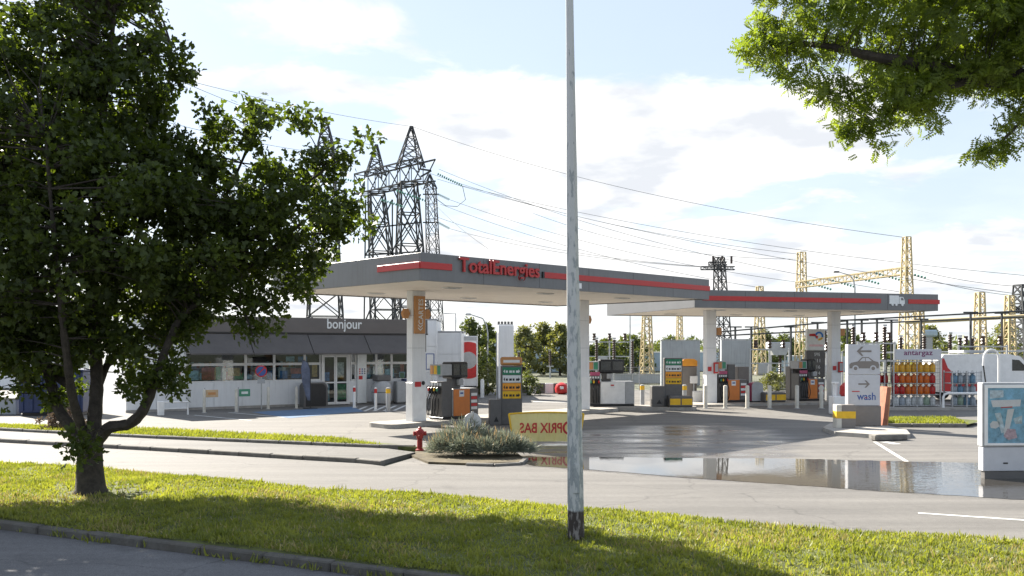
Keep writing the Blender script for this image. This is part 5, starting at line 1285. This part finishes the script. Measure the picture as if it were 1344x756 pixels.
ells = [E(50, 180, 160, 160, 0, 2.4), E(120, 110, 95, 110, .2, 2.0), E(180, 300, 140, 110, 0, 2.6), E(300, 300, 105, 95, .2, 1.8), E(395, 290, 75, 60, .1, 1.1), E(455, 300, 28, 22, .3, .5),
        E(262, 195, 44, 60, .4, 1.0), E(255, 250, 70, 50, .3, 1.3), E(335, 195, 38, 55, .3, .8), E(336, 146, 17, 16, .5, .35), E(405, 172, 18, 26, .2, .4), E(440, 215, 40, 16, -.1, .4), E(478, 195, 14, 13, -.2, .3), E(395, 220, 42, 38, 0, .6),
        E(120, 390, 150, 70, 0, 2.4), E(300, 395, 60, 30, .2, .8), E(338, 425, 26, 34, 0, .45), E(20, 420, 100, 62, .3, 2.0), E(-110, 260, 140, 190, .3, 2.8), E(70, -60, 120, 90, .2, 2.2), E(170, 20, 36, 50, .5, .8), E(225, 110, 34, 44, .3, .7),
        E(180, 478, 60, 22, -.3, .5), E(60, 470, 60, 30, 0, .9), E(205, 488, 22, 14, -.4, .3), E(-70, 420, 80, 70, .2, 1.8), E(370, 350, 60, 38, .3, .9), E(420, 345, 20, 20, .2, .4), E(10, 475, 60, 42, .2, 1.2), E(195, 508, 46, 20, -.5, .5), E(150, 500, 40, 24, .3, .6), E(70, 505, 45, 26, .8, .7), E(20, 515, 45, 22, -.2, .7), E(120, 440, 120, 45, .4, 1.6), E(455, 262, 22, 14, .1, .3), E(240, 430, 30, 22, .3, .5)]
cents = [c for c in clump_points(ells, .52, 5) if math.sin(c[0] * 2.9 + 1.3 * math.sin(c[2] * 2.1)) + math.sin(c[2] * 3.3 + c[1] * 1.9) > -1.25]
cents += clump_points([E(100, 590, 10, 30, -.9, .05)], .3, 6)
tw = M(); branchlets(tw, L_, cents, .008)
obj('branches', tw, m_bark, tree)
leaves_at('crown', cents, [R.uniform(.18, .36) for _ in cents], 58, (MAPLE_V, MAPLE_F), .115, m_maple, tree, .45)['kind'] = 'stuff'
print('maple clumps', len(cents))

# the tree overhanging at the top right; its trunk stands in the verge beyond the frame
QY = 9.4
def Q(px, py, dy=0.0): return (PX(px, QY + dy), QY + dy, PZ(py, QY + dy))
QP = FPX / QY
def EQ(px, py, rx, ry, dy, rd): x, y, z = Q(px, py, dy); return (x, y, z, rx / QP, rd, ry / QP)
tree = thing('locust_tree', 'leafy locust tree whose branches hang into the upper right corner', 'tree', (0, 0, 0), 0)
tb = M(); bx_, by_ = 8.6, 10.0
tb.tube([(bx_, by_, .05), (bx_, by_, .3), (bx_ - .05, by_, 2), (bx_ - .1, by_ - .1, 3.6)], [.42, .3, .26, .25], 12)
L_ = []
L_ += limb(tb, [(bx_ - .1, by_ - .1, 3.3), (7.6, 9.8, 4.3), Q(1480, 95, .2), Q(1400, 96, .1), Q(1330, 104), Q(1270, 98), Q(1210, 85, -.1), Q(1150, 75, -.1), Q(1080, 60, 0), Q(1010, 55, 0)], .17, .015)
L_ += limb(tb, [(bx_ - .1, by_ - .1, 3.5), (8.2, 9.6, 5.0), Q(1500, -60), Q(1380, -90, -.2), Q(1240, -60), Q(1120, -30, .2), Q(1030, -10, .2)], .14, .015)
L_ += limb(tb, [Q(1290, 100), Q(1230, 120, -.1), Q(1180, 140, -.2), Q(1150, 165, -.2)], .04, .01, 6)
L_ += limb(tb, [Q(1400, 96, .1), Q(1370, 130, -.1), Q(1335, 165, -.2), Q(1300, 200, -.2)], .035, .01, 6)
L_ += limb(tb, [(bx_ - .1, by_ - .1, 3.5), (9.0, 10.2, 5.5), (9.4, 10.6, 7.5)], .16, .03)
obj('trunk', tb, m_bark, tree, smooth=True)
eq = [EQ(1060, 42, 75, 48, 0, .6), EQ(1024, 58, 36, 32, 0, .4), EQ(1000, 64, 20, 18, 0, .25), EQ(1025, 105, 22, 18, -.1, .25), EQ(1080, 118, 30, 14, 0, .3), EQ(1150, 30, 110, 50, .1, .8), EQ(1260, 50, 110, 65, .1, 1.0), EQ(1160, 105, 60, 45, -.1, .5), EQ(1180, 150, 52, 32, -.15, .4), EQ(1150, 176, 36, 20, -.15, .3), EQ(1200, 120, 50, 40, 0, .5), EQ(1120, 140, 34, 22, -.1, .3), EQ(1250, 80, 70, 36, 0, .5), EQ(1110, 165, 22, 14, -.1, .2),
      EQ(1232, 118, 36, 24, -.1, .4), EQ(1320, 60, 70, 75, .1, .9), EQ(1342, 140, 18, 36, -.1, .25), EQ(1332, 175, 18, 24, -.1, .2), EQ(1290, 205, 20, 12, -.2, .2), EQ(1308, 192, 20, 13, -.2, .2), EQ(1130, -50, 160, 50, .2, 1.0), EQ(1330, -60, 160, 90, .1, 1.4), EQ(1450, 60, 110, 120, .2, 1.3), EQ(1040, -20, 60, 30, .2, .5)]
cq = clump_points(eq, .3, 9)
cq += clump_points([(9.8, 10.3, 7.2, 2.2, 2.2, 1.6)], .6, 10)
tw = M(); branchlets(tw, L_, cq, .004, wig=.08)
obj('branches', tw, m_bark, tree)
leaves_at('crown', cq, [R.uniform(.1, .2) for _ in cq], 19, (PIN_V, PIN_F), .105, m_locust, tree, .55, .6)['kind'] = 'stuff'
print('locust clumps', len(cq))


def small_tree(name, lab, x, y, h, r, n, material, ls, cat='tree', trunk=.12, low=.25, seed=0, per=30, group=None, shape=1.0):
    rr = random.Random(seed); t = thing(name, lab, cat, (x, y, 0), rr.uniform(0, 6), group)
    m = M(); top = (0, 0, h * .8); nodes = [Vector((0, 0, h * q)) for q in (.15, .3, .45, .6, .75)]
    m.tube([(0, 0, 0), (.03, 0, h * .3), (0, .04, h * .6), (0, 0, h * .88)], [trunk, trunk * .8, trunk * .5, trunk * .15], 8)
    cs = []
    for _ in range(n):
        q = rr.random(); z = h * (low + (1 - low) * q); a = rr.uniform(0, 6.283); w = r * (math.sin(math.pi * (.2 + .79 * q)) ** .8) * (1 - .3 * q * shape) * (1 + .35 * math.sin(a * 2 + seed) * math.sin(q * 9 + seed)); d = w * math.sqrt(rr.uniform(.05, 1)) * rr.uniform(.75, 1.1)
        cs.append((d * math.cos(a), d * math.sin(a), z))
    branchlets(m, nodes, cs[::2], trunk * .1, wig=.1, up=-.05)
    obj('trunk', m, m_bark, t)
    leaves_at('crown', cs, [rr.uniform(.1, .2) * r for _ in cs], per, (OVAL_V, OVAL_F), ls, material, t, .4)['kind'] = 'stuff'
    return t


bg = [(618, 60, 424, 15, 1.9, 'rounded tree left of the tall street lamp behind the wash hall', 0), (640, 62, 430, 12, 1.4, 'slim tree right of the tall street lamp', 0), (690, 85, 432, 17, 2.2, 'loose tree behind the white pillar, leftmost of three', 1), (713, 88, 428, 16, 2.0, 'loose tall tree behind the low dark wall, middle of three', 1), (735, 86, 430, 16, 2.0, 'loose tree beside the lamp post, rightmost of three', 1),
      (778, 92, 458, 22, 2.6, 'low tree right of the lettered canopy column', 0), (795, 96, 450, 22, 3.0, 'bushy tree above the white-fronted pump', 0), (828, 100, 444, 26, 3.4, 'broad tree between the white pump and the grey walls', 0), (880, 120, 446, 30, 4, 'tree top showing over the grey walls', 0), (1003, 95, 437, 22, 2.6, 'dark tree behind the yellow lattice posts', 0), (1030, 110, 442, 22, 3, 'dark round tree left of the price totem', 0), (1112, 115, 436, 24, 3.2, 'dark tree right of the far canopy column', 0), (1220, 90, 432, 24, 2.6, 'pale tree above the van roof', 1), (1165, 130, 450, 30, 3.5, 'far tree behind the wash sign', 0), (1320, 110, 425, 24, 3.4, 'olive tree near the right edge behind the substation', 1)]
for i, (px, Y, top, rpx, r, lab, k) in enumerate(bg):
    h = PZ(top, Y) + .15; small_tree('background_tree', lab, PX(px, Y), Y, h, max(r, rpx / FPX * Y), 90, (m_fleaf, m_fleaf2)[k], .34 if Y > 80 else .26, seed=i + 20, low=.08, group='trees behind the station')
bushes = [(692, 50, 488, 1.1, 'rounded green bush behind the first price panel', 0), (640, 50, 480, .8, 'leafy shrub left of the white pillar', 1), (612, 49.8, 497, .7, 'low hedge shrub under the ringed trailer', 0), (624, 51, 495, .6, 'low dark hedge shrub right of the ringed trailer', 0), (1012, 55, 490, 1.0, 'tall weeds behind the crash block', 1), (1025, 57, 492, .9, 'scrubby weeds left of the taupe cabinet', 1)]
for i, (px, Y, top, r, lab, k) in enumerate(bushes):
    small_tree('shrub', lab, PX(px, Y), Y, PZ(top, Y), r, 60, (m_fleaf, m_fleaf2)[k], .13, 'shrub', .04, .05, 60 + i, 26, 'shrubs behind the forecourt')
xk, yk = G(82, 569)
t = small_tree('shrub', 'pinkish flowering shrub behind the maple trunk', xk, yk, .95, .75, 60, leaf_mat('shrub_pink', (.08, .08, .045), (.24, .16, .14), .25, 8, (1.1, 1, .8)), .09, 'shrub', .04, .08, 77, 40)

# far hedge line that closes the view
P_ = []
for px in np.arange(-200, 1600, 1.6):
    Y = R.uniform(230, 290); hh = 3.0 + 2.5 * (math.sin(px * .031) + math.sin(px * .077 + 1)) * .5
    for _ in range(7): P_.append((PX(px, Y), Y + R.uniform(-4, 4), R.uniform(.2, max(1.5, hh + R.uniform(0, 2)))))
P_ = np.array(P_)
scatter('far_wood', OVAL_V, OVAL_F, P_, rnd_dirs(len(P_), .3), rnd_dirs(len(P_)), RN.uniform(1.2, 2.4, len(P_)), m_fleaf, None, 'stuff')

# ------------------------------------------------------------------ substation
def lattice(m, a, b, wa, wb, n, r, rb=None, ang=0.0, diag=True):
    # four-legged lattice mast from point a to point b (roughly vertical), widths wa -> wb
    a, b = Vector(a), Vector(b); rb = rb or r * .6
    def cor(f):
        w = wa + (wb - wa) * f; c = a.lerp(b, f)
        return [c + Vector((math.cos(ang + math.pi / 4 + i * math.pi / 2) * w * .7071, math.sin(ang + math.pi / 4 + i * math.pi / 2) * w * .7071, 0)) for i in range(4)]
    fs = [i / n for i in range(n + 1)]; cs = [cor(f) for f in fs]
    for i in range(4): m.bar(cs[0][i], cs[-1][i], r * 2)
    for k in range(n):
        for i in range(4):
            j = (i + 1) % 4
            m.bar(cs[k][i], cs[k + 1][j], rb * 2)
            if diag: m.bar(cs[k][j], cs[k + 1][i], rb * 2)
            m.bar(cs[k + 1][i], cs[k + 1][j], rb * 2)


def beam(m, a, b, w, h, n, r):
    a, b = Vector(a), Vector(b); d = (b - a).normalized(); s = Vector((-d.y, d.x, 0)).normalized() * w / 2; u = Vector((0, 0, h / 2))
    cor = lambda f: [a.lerp(b, f) + s + u, a.lerp(b, f) - s + u, a.lerp(b, f) - s - u, a.lerp(b, f) + s - u]
    for i in range(4): m.bar(cor(0)[i], cor(1)[i], r * 2)
    for k in range(n):
        p, q = cor(k / n), cor((k + 1) / n)
        for i in range(4):
            j = (i + 1) % 4; m.bar(p[i], q[j], r * 1.2); m.bar(p[i], p[j], r * 1.2)


def string(m, a, b, r=.12, n=10):             # insulator string of discs
    a, b = Vector(a), Vector(b)
    for i in range(n):
        f0, f1 = (i + .1) / n, (i + .75) / n; m.tube([a.lerp(b, f0), a.lerp(b, (f0 + f1) / 2), a.lerp(b, f1)], [r * .3, r, r * .3], 8)


# big portal pylon
YP = 118.0; SP = YP / FPX
def V(px, py, dy=0.0): return Vector((PX(px, YP + dy), YP + dy, PZ(py, YP + dy)))
pyl = thing('pylon', 'tall dark steel lattice pylon with peaked head rising behind the canopy', 'pylon', (0, 0, 0), 0, 'electricity pylons')
lg = M()
lattice(lg, (PX(506, YP), YP + 4, 0), V(494, 255, 4), 4.2, 1.9, 6, .1, .065, .35)
obj('left_leg', lg, m_gsteel, pyl)
lg = M(); lattice(lg, (PX(547, YP), YP - 4, 0), V(535, 240, -4), 4.4, 2.0, 6, .1, .065, .35)
obj('right_leg', lg, m_gsteel, pyl)
xb = M()
for (p0, p1) in (((480, 335), (515, 262)), ((515, 335), (482, 265)), ((515, 330), (552, 255)), ((552, 330), (517, 250)), ((480, 300), (552, 292)), ((480, 335), (552, 330)), ((515, 262), (515, 420)), ((480, 262), (478, 420)), ((480, 420), (515, 340)), ((515, 420), (552, 335))):
    xb.bar(V(*p0, -1), V(*p1, -1), .17)
obj('cross_bracing', xb, m_gsteel, pyl)
hd = M(); beam(hd, V(474, 243, 5), V(562, 222, -6), 2.2, 2.7, 6, .09)
obj('head_beam', hd, m_gsteel, pyl)
for (cx, y0, yt, dy, w) in ((538, 222, 166, -3, 3.2), (492, 232, 190, 4, 2.4)):
    pk = M(); lattice(pk, V(cx, y0, dy), V(cx + 2, yt, dy), w, .25, 4, .08, .045, .35); obj('peak', pk, m_gsteel, pyl)
ar = M()
for pr in ((((552, 232), (566, 224)), ((552, 222), (566, 224))), (((478, 250), (473, 258)), ((478, 238), (473, 258)))):
    ar = M()
    for (p0, p1) in pr: ar.bar(V(*p0, -5), V(*p1, -5), .2)
    obj('arm', ar, m_gsteel, pyl)
for (p0, p1) in (((574, 228), (607, 244)), ((440, 232), (478, 241)), ((520, 250), (560, 264)), ((575, 255), (590, 262)), ((575, 292), (590, 300)), ((500, 262), (532, 272))):
    s = M(); string(s, V(*p0, -6), V(*p1, -6), .2, 12); obj('insulator_string', s, m_glassins, pyl)
pl2 = thing('pylon', 'narrow steel lattice mast directly right of the tall pylon', 'pylon', (0, 0, 0), 0, 'electricity pylons')
YN = 105.0
mm = M(); lattice(mm, (PX(573, YN), YN, 0), (PX(565.5, YN), YN, PZ(248, YN)), 1.7, 1.0, 12, .05, .03, .4); obj('mast', mm, m_gsteel, pl2)
mm = M(); lattice(mm, (PX(564.5, YN), YN, PZ(248, YN)), (PX(564, YN), YN, PZ(229, YN)), 1.25, .1, 2, .06, .04, .4); obj('peak', mm, m_gsteel, pl2)
for py in (255, 292): mm = M(); mm.bar((PX(555, YN), YN, PZ(py, YN)), (PX(576, YN), YN, PZ(py, YN)), .14); obj('crossarm', mm, m_gsteel, pl2)
YL = 135.0
pl3 = thing('pylon', 'farther lattice pylon half hidden by the maple crown', 'pylon', (0, 0, 0), 0, 'electricity pylons')
mm = M(); lattice(mm, (PX(426, YL), YL, 0), (PX(427, YL), YL, PZ(190, YL)), 5.6, 2.2, 9, .12, .07, .3); obj('mast', mm, m_gsteel, pl3)
mm = M(); lattice(mm, (PX(427, YL), YL, PZ(190, YL)), (PX(427, YL), YL, PZ(154, YL)), 2.2, .25, 3, .09, .055, .3); obj('peak', mm, m_gsteel, pl3)
for py, w in ((200, 14), (235, 20)):
    mm = M(); beam(mm, (PX(427 - w, YL), YL, PZ(py, YL)), (PX(427 + w, YL), YL, PZ(py, YL)), .5, .9, 5, .06); obj('crossarm', mm, m_gsteel, pl3)

# grey terminal mast behind the far canopy
YG = 74.0
t = thing('terminal_mast', 'grey lattice mast with double crossarm behind the far canopy column', 'mast', (0, 0, 0), 0)
mm = M(); lattice(mm, (PX(949, YG), YG, 0), (PX(944, YG), YG, PZ(338, YG)), 1.35, .6, 11, .045, .025, .3); obj('mast', mm, m_gsteel, t)
for py, w in ((352, 22), (346, 12)):
    mm = M(); beam(mm, (PX(942 - w, YG), YG, PZ(py, YG)), (PX(942 + w, YG), YG, PZ(py, YG)), .3, .25, 5, .035); obj('crossarm', mm, m_gsteel, t)
for px in (936, 948, 960): mm = M(); mm.tube([(PX(px, YG), YG, PZ(346, YG)), (PX(px, YG), YG, PZ(336, YG))], .09, 8); obj('pin_insulator', mm, m_insul, t)
t = thing('terminal_mast', 'dark lattice mast cut by the right edge of the picture', 'mast', (0, 0, 0), 0)
mm = M(); lattice(mm, (PX(1346, 80), 80, 0), (PX(1341, 80), 80, PZ(374, 80)), 2.2, .9, 10, .06, .045, .3); obj('mast', mm, m_gsteel, t)
mm = M(); beam(mm, (PX(1325, 80), 80, PZ(405, 80)), (PX(1358, 80), 80, PZ(405, 80)), .3, .3, 4, .035); obj('crossarm', mm, m_gsteel, t)

# ochre gantry and posts
def ymast(par, px, Y, top, w0, w1, n=10):
    mm = M(); lattice(mm, (PX(px, Y), Y, 0), (PX(px, Y), Y, PZ(top, Y)), w0 * .9, w1 * .85, n, .06, .03, .2, False); return obj('mast', mm, m_ysteel, par)
gan = thing('gantry', 'ochre lattice gantry with long beam above the far canopy', 'gantry', (0, 0, 0), 0)
ymast(gan, 1052, 93, 331, 1.1, .7, 12); ymast(gan, 1190, 80, 311, 1.25, .55, 13)
mm = M(); beam(mm, (PX(1047, 93), 93, PZ(374, 93)), (PX(1191, 80), 80, PZ(355, 80)),   .6, .6, 14, .05); obj('beam', mm, m_ysteel, gan)
sp = M()
a, b = Vector((PX(1047, 93), 93, PZ(370, 93))), Vector((PX(1191, 80), 80, PZ(350, 80)))
for f in (.08, .3, .52, .72, .9):
    p = a.lerp(b, f); s = M(); string(s, p + Vector((0, -.5, -.2)), p + Vector((2.2, -1.5, -1.0)), .15, 9); obj('insulator_string', s, m_glassins, gan)
for px, Y, top, w0, w1, lab in ((849, 80, 400, 1.1, .6, 'ochre lattice post right of the white-fronted pump, under the canopies'), (892, 108, 412, .8, .55, 'thin ochre lattice post above the grey walls'), (997, 88, 376, 1.1, .55, 'ochre lattice post between the far canopy columns'), (1286, 74, 384, .95, .55, 'short ochre lattice post right of the far canopy end'), (1325, 70, 388, .8, .5, 'ochre lattice post close to the right edge'), (1207, 84, 400, .8, .55, 'ochre lattice post just right of the gantry leg')):
    t = thing('lattice_post', lab, 'lattice post', (0, 0, 0), 0, 'ochre lattice posts'); ymast(t, px, Y, top, w0, w1)
    mm = M(); mm.box(PX(px, Y) - .5, PX(px, Y) + .5, Y - .5, Y + .5, 0, .3, .03); obj('footing', mm, m_conc, t)

# concrete / sheet walls and blue halls
for (px0, px1, Y, top, m_, lab, pw) in ((868, 919, 62, 447, m_greysheet, 'grey panelled transformer wall left of the far canopy column', 2.0), (947, 986, 60, 446, m_greysheet, 'grey panelled transformer wall right of the far canopy column', 1.7)):
    hall('blast_wall', lab, px0, px1, Y, top, m_, .5, pw, 'wall', rows=2)
for (px0, px1, Y, top, lab) in ((640, 762, 98, 450, 'pale blue shed behind the trees and lamp post'), (775, 950, 102, 463, 'long pale blue shed behind the white-fronted pump'), (986, 1110, 100, 468, 'pale blue shed behind the price totem')):
    hall('shed', lab, px0, px1, Y, top, m_bluegrey, 8, 2.5, 'building')
for (px0, px1, Y, top, lab) in ((775, 868, 66, 492, 'low grey-green wall behind the white-fronted pump'),):
    hall('low_wall', lab, px0, px1, Y, top, m_greysheet, .3, 2.2, 'wall')

# post insulators on steel stands
def post_ins(px, Y, top, mid, lab, w=.16):
    t = thing('post_insulator', lab, 'insulator', (PX(px, Y), Y, 0), 0, 'post insulators of the substation')
    zt, zm = PZ(top, Y), PZ(mid, Y)
    prof = [(w * .6, zm)]
    n = max(6, int((zt - zm) / .16))
    for i in range(n): z = zm + (zt - zm) * (i + .3) / n; prof += [(w, z), (w * .62, z + (zt - zm) * .45 / n)]
    obj('stack', M().lathe(prof, 10), m_insul, t); obj('stand', M().box(-.07, .07, -.07, .07, 0, zm, .01).box(-.3, .3, -.06, .06, zm - .1, zm - .002), m_steel, t)
    obj('cap', M().box(-.12, .12, -.08, .08, zt, zt + .1), m_lgrey, t)
L0 = 'dark brown post insulator '
for (px, Y, top, mid, lab) in ((783, 64, 445, 478, 'above the left part of the white-fronted pump'), (806, 64, 445, 478, 'above the middle of the white-fronted pump'), (830, 66, 447, 490, 'just left of the ochre post under the canopies'), (681, 78, 462, 480, 'on stand between the loose trees, left one'), (722, 78, 460, 480, 'on stand between the loose trees, right one'), (1120, 58, 428, 462, 'directly above the wash sign arrow, thick one'), (1161, 58, 428, 472, 'right of the wash sign, tallest and thickest one'), (1182, 60, 442, 466, 'short one above the left end of the gas cage header'), (1213, 60, 440, 466, 'above the gas cage header, right part'), (1247, 62, 438, 472, 'above the van, left of the leaning pair'), (1260, 62, 442, 472, 'above the van, right of the pair'), (1276, 62, 443, 470, 'above the van near the gooseneck pipe'), (1083, 60, 434, 470, 'hugging the left side of the right far canopy column'), (1024, 66, 452, 500, 'between the ochre post and the price totem')):
    post_ins(px, Y, top, mid, L0 + lab, .15 if Y < 63 else .12)
# supports with pipe busbars
def support(px, Y, top, lab, arm=.5):
    t = thing('busbar_support', lab, 'support', (PX(px, Y), Y, 0), 0, 'thin busbar supports')
    zt = PZ(top, Y); obj('post', M().tube([(0, 0, 0), (0, 0, zt)], .085, 6), m_gsteel, t); obj('arm', M().box(-arm, arm, -.05, .05, zt, zt + .1), m_gsteel, t)
for (px, Y, top, lab) in ((965, 70, 430, 'thin dark support right of the grey transformer wall'), (986, 70, 430, 'thin dark support at the corner of the grey transformer wall'), (1038, 68, 430, 'thin dark support left of the price totem'), (1073, 70, 424, 'thin dark support directly above the price totem'), (1112, 66, 421, 'thin dark support left above the wash sign'), (1131, 66, 421, 'thin bent-top dark support above the middle of the wash sign'), (1151, 66, 420, 'thin dark support above the right edge of the wash sign'), (1170, 66, 421, 'thin dark support right of the wash sign'), (1209, 64, 420, 'thin dark support below the far canopy end'), (1274, 62, 411, 'tall dark support above the van roof'), (1315, 62, 412, 'tall dark support above the poster stand')):
    support(px, Y, top, lab)
def wire(name, pts_, r, lab, cat='wire', group=None, m_=None):
    o = obj(name, M().tube(pts_, r, 5), m_ or m_cable); return tag(o, lab, cat, group)
def sag(a, b, s, n=16):
    a, b = Vector(a), Vector(b); return [a.lerp(b, i / n) - Vector((0, 0, s * 4 * (i / n) * (1 - i / n))) for i in range(n + 1)]
def W3(px, py, Y): return (PX(px, Y), Y, PZ(py, Y))
for i, (p0, p1, lab) in enumerate(((W3(940, 436, 70), W3(1112, 421, 66), 'upper pipe busbar between the far canopy columns'), (W3(940, 441, 72), W3(1120, 432, 70), 'lower pipe busbar between the far canopy columns'), (W3(1095, 421, 66), W3(1345, 408, 61), 'upper pipe busbar from the wash sign to the right edge'), (W3(1095, 426, 68), W3(1345, 416, 64), 'lower pipe busbar from the wash sign to the right edge'), (W3(1150, 463, 60), W3(1345, 461, 60), 'low grey pipe rail behind the gas cages'), (W3(1188, 423, 72), W3(1345, 415, 68), 'broad ochre pipe beam right of the far canopy'))):
    wire('busbar', [p0, p1], .06 if i < 5 else .16, lab, 'pipe', 'substation pipes', m_gsteel if i < 4 else (m_steel if i == 4 else m_ysteel))
# transformer tank between the ochre posts, and round tank right
t = thing('transformer', 'grey transformer tank on stilts between the far canopy columns', 'transformer', (PX(1021, 66), 66, 0), 0)
obj('tank', M().box(-.75, .75, -.6, .6, PZ(459, 66), PZ(449, 66), .06), m_lgrey, t); obj('hopper', M().prism([(-.65, PZ(459, 66)), (.65, PZ(459, 66)), (.45, PZ(466, 66)), (-.45, PZ(466, 66))], -.5, .5), m_lgrey, t)
for sx in (-.5, .5): obj('leg', M().box(sx - .05, sx + .05, -.05, .05, 0, PZ(466, 66), .01), m_steel, t)
t = thing('water_tank', 'pale blue-grey raised tank under the far canopy end', 'tank', (PX(1213, 88), 88, 0), 0)
obj('tank', M().box(-1.0, 1.0, -.8, .8, PZ(442, 88), PZ(433, 88), .15), m_bluegrey, t); obj('stand', M().box(-.6, .6, -.5, .5, 0, PZ(442, 88), .03), m_steel, t)
# clutter rails: equipment frames low in the yard
for i, (px, Y, h, w) in enumerate(((1150, 54, 3.0, 2.2), (1010, 60, 2.6, 2.6), (1085, 58, 2.4, 2.0), (1290, 56, 2.8, 3.0), (800, 70, 3.2, 3.4))):
    t = thing('equipment_frame', 'open steel equipment frame in the yard, ' + ('behind the narrow gas cage', 'behind the magenta bin', 'behind the right far canopy column', 'behind the gooseneck pipe', 'behind the white-fronted pump')[i], 'frame', (PX(px, Y), Y, 0), 0, 'steel frames in the substation yard')
    for sx in (-1, 0, 1): obj('post', M().box(sx * w / 2 - .05, sx * w / 2 + .05, -.05, .05, 0, h, .01), m_steel, t)
    for z in (h * .6, h * .95): obj('rail', M().box(-w / 2, w / 2, -.06, -.052 + .0, z, z + .08), m_lgrey, t)
    for q in range(3): obj('device', M().lathe([(.12, h), (.16, h + .1), (.1, h + .2), (.16, h + .3), (.1, h + .4), (.14, h + .55)], 8, (-w * .35 + q * w * .35, 0)), m_insul, t)
    obj('control_box', M().box(-w * .3, -w * .05, -.25, -.065, h * .35, h * .62, .02), m_lgrey, t)
# fence round the yard
t = thing('yard_fence', 'low white mesh fence between the forecourt and the substation yard', 'fence', (PX(755, 56), 56, 0), 0)
fx = PX(1345, 56) - PX(755, 56); n = 14
for i in range(n + 1): obj('post', M().box(i * fx / n - .03, i * fx / n + .03, -.03, .03, 0, 1.5, .005), m_steel, t)
for i in range(n):
    g = M(); x0 = i * fx / n; w_ = fx / n
    for z in (.1, .5, 1.0, 1.42): g.bar((x0 + .04, 0, z), (x0 + w_ - .04, 0, z), .018)
    for k in range(1, 14): g.bar((x0 + k * w_ / 14, 0, .1), (x0 + k * w_ / 14, 0, 1.42), .008)
    obj('fence_panel', g, m_steel, t)

# street lamps
def street_lamp(px, Y, top, dx, lab, hp):
    t = thing('street_lamp', lab, 'street lamp', (PX(px, Y), Y, 0), 0, 'curved street lamps')
    zt = PZ(top, Y); k = dx
    obj('pole', M().tube([(0, 0, 0), (0, 0, zt - 1.2), (k * .08, 0, zt - .6), (k * .3, 0, zt - .2), (k, 0, zt + .05)], [.09, .06, .05, .045, .035], 8), m_steel, t, smooth=True)
    obj('head', M().box(min(k, k * 1.35), max(k, k * 1.35), -.12, .12, zt, zt + .14, .04), m_lgrey if hp else m_grey, t)
street_lamp(640, 60, 414, -1.1, 'pale street lamp with arm to the left, behind the wash hall', 1)
street_lamp(1122, 72, 358, -1.25, 'dark-headed curved street lamp above the far canopy', 0)
t = thing('flood_mast', 'thin plain mast right of the white-fronted pump', 'mast', (PX(827, 90), 90, 0), 0)
obj('pole', M().tube([(0, 0, 0), (0, 0, PZ(405, 90))], [.09, .04], 8), m_steel, t); obj('tip', M().lathe([(.08, PZ(405, 90)), (.02, PZ(398, 90))], 8), m_lgrey, t)

# overhead lines
ends = [
 ((607, 244, 112), (1350, 362, 84), 1.2, 'upper thick conductor running from the pylon insulator to the right'),
 ((576, 222, 112), (1180, 383, 80), 1.6, 'long conductor from the pylon head towards the gantry'),
 ((590, 262, 112), (1060, 372, 93), 1.2, 'conductor from the narrow mast towards the gantry beam'),
 ((590, 300, 112), (950, 352, 74), .8, 'conductor from the narrow mast to the grey mast'),
 ((574, 285, 112), (925, 350, 74), 1.0, 'lower conductor sloping to the grey mast crossarm'),
 ((541, 166, 115), (1190, 312, 80), 1.5, 'earth wire from the pylon peak to the gantry top'),
 ((541, 166, 115), (-100, 5, 60), 1.0, 'earth wire from the pylon peak up over the maple'),
 ((492, 191, 122), (200, 90, 70), .8, 'wire from the lower pylon peak leftwards behind the maple'),
 ((440, 232, 112), (150, 180, 70), .6, 'conductor leaving the pylon to the left behind the maple'),
 ((1060, 340, 93), (700, 280, 112), 1.5, 'thin wire from the left gantry mast towards the pylon'),
 ((574, 235, 112), (1330, 385, 74), 1.2, 'conductor under the upper thick one from pylon to right edge'),
 ((578, 268, 112), (1000, 378, 88), 1.0, 'slack conductor from the narrow mast to the middle ochre post'),
 ((560, 226, 114), (1052, 334, 93), 1.3, 'thin wire from the pylon head to the left gantry mast'),
 ((552, 245, 114), (640, 326, 60), .5, 'steep dropper wire falling behind the lettered canopy'),
 ((470, 205, 122), (180, 150, 70), .6, 'second wire leaving the lower pylon peak to the left'),
 ((478, 262, 114), (250, 240, 75), .6, 'lowest conductor leaving the pylon to the left'),
 ((1195, 352, 80), (1400, 377, 70), .5, 'conductor from the gantry to the right edge'),
 ((1195, 360, 80), (1400, 392, 70), .5, 'lower conductor from the gantry to the right edge')]
for (a, b, s, lab) in ends:
    p = sag(W3(*a), W3(*b), s, 20)
    wire('overhead_wire', p, .022, lab, 'wire', 'overhead power lines')
wire('jumper_cable', [W3(607, 244, 112), W3(611, 262, 112), W3(600, 271, 112), W3(585, 270, 112), W3(574, 262, 112)], .04, 'looped jumper cable hanging right of the pylon insulator', 'wire', 'overhead power lines')
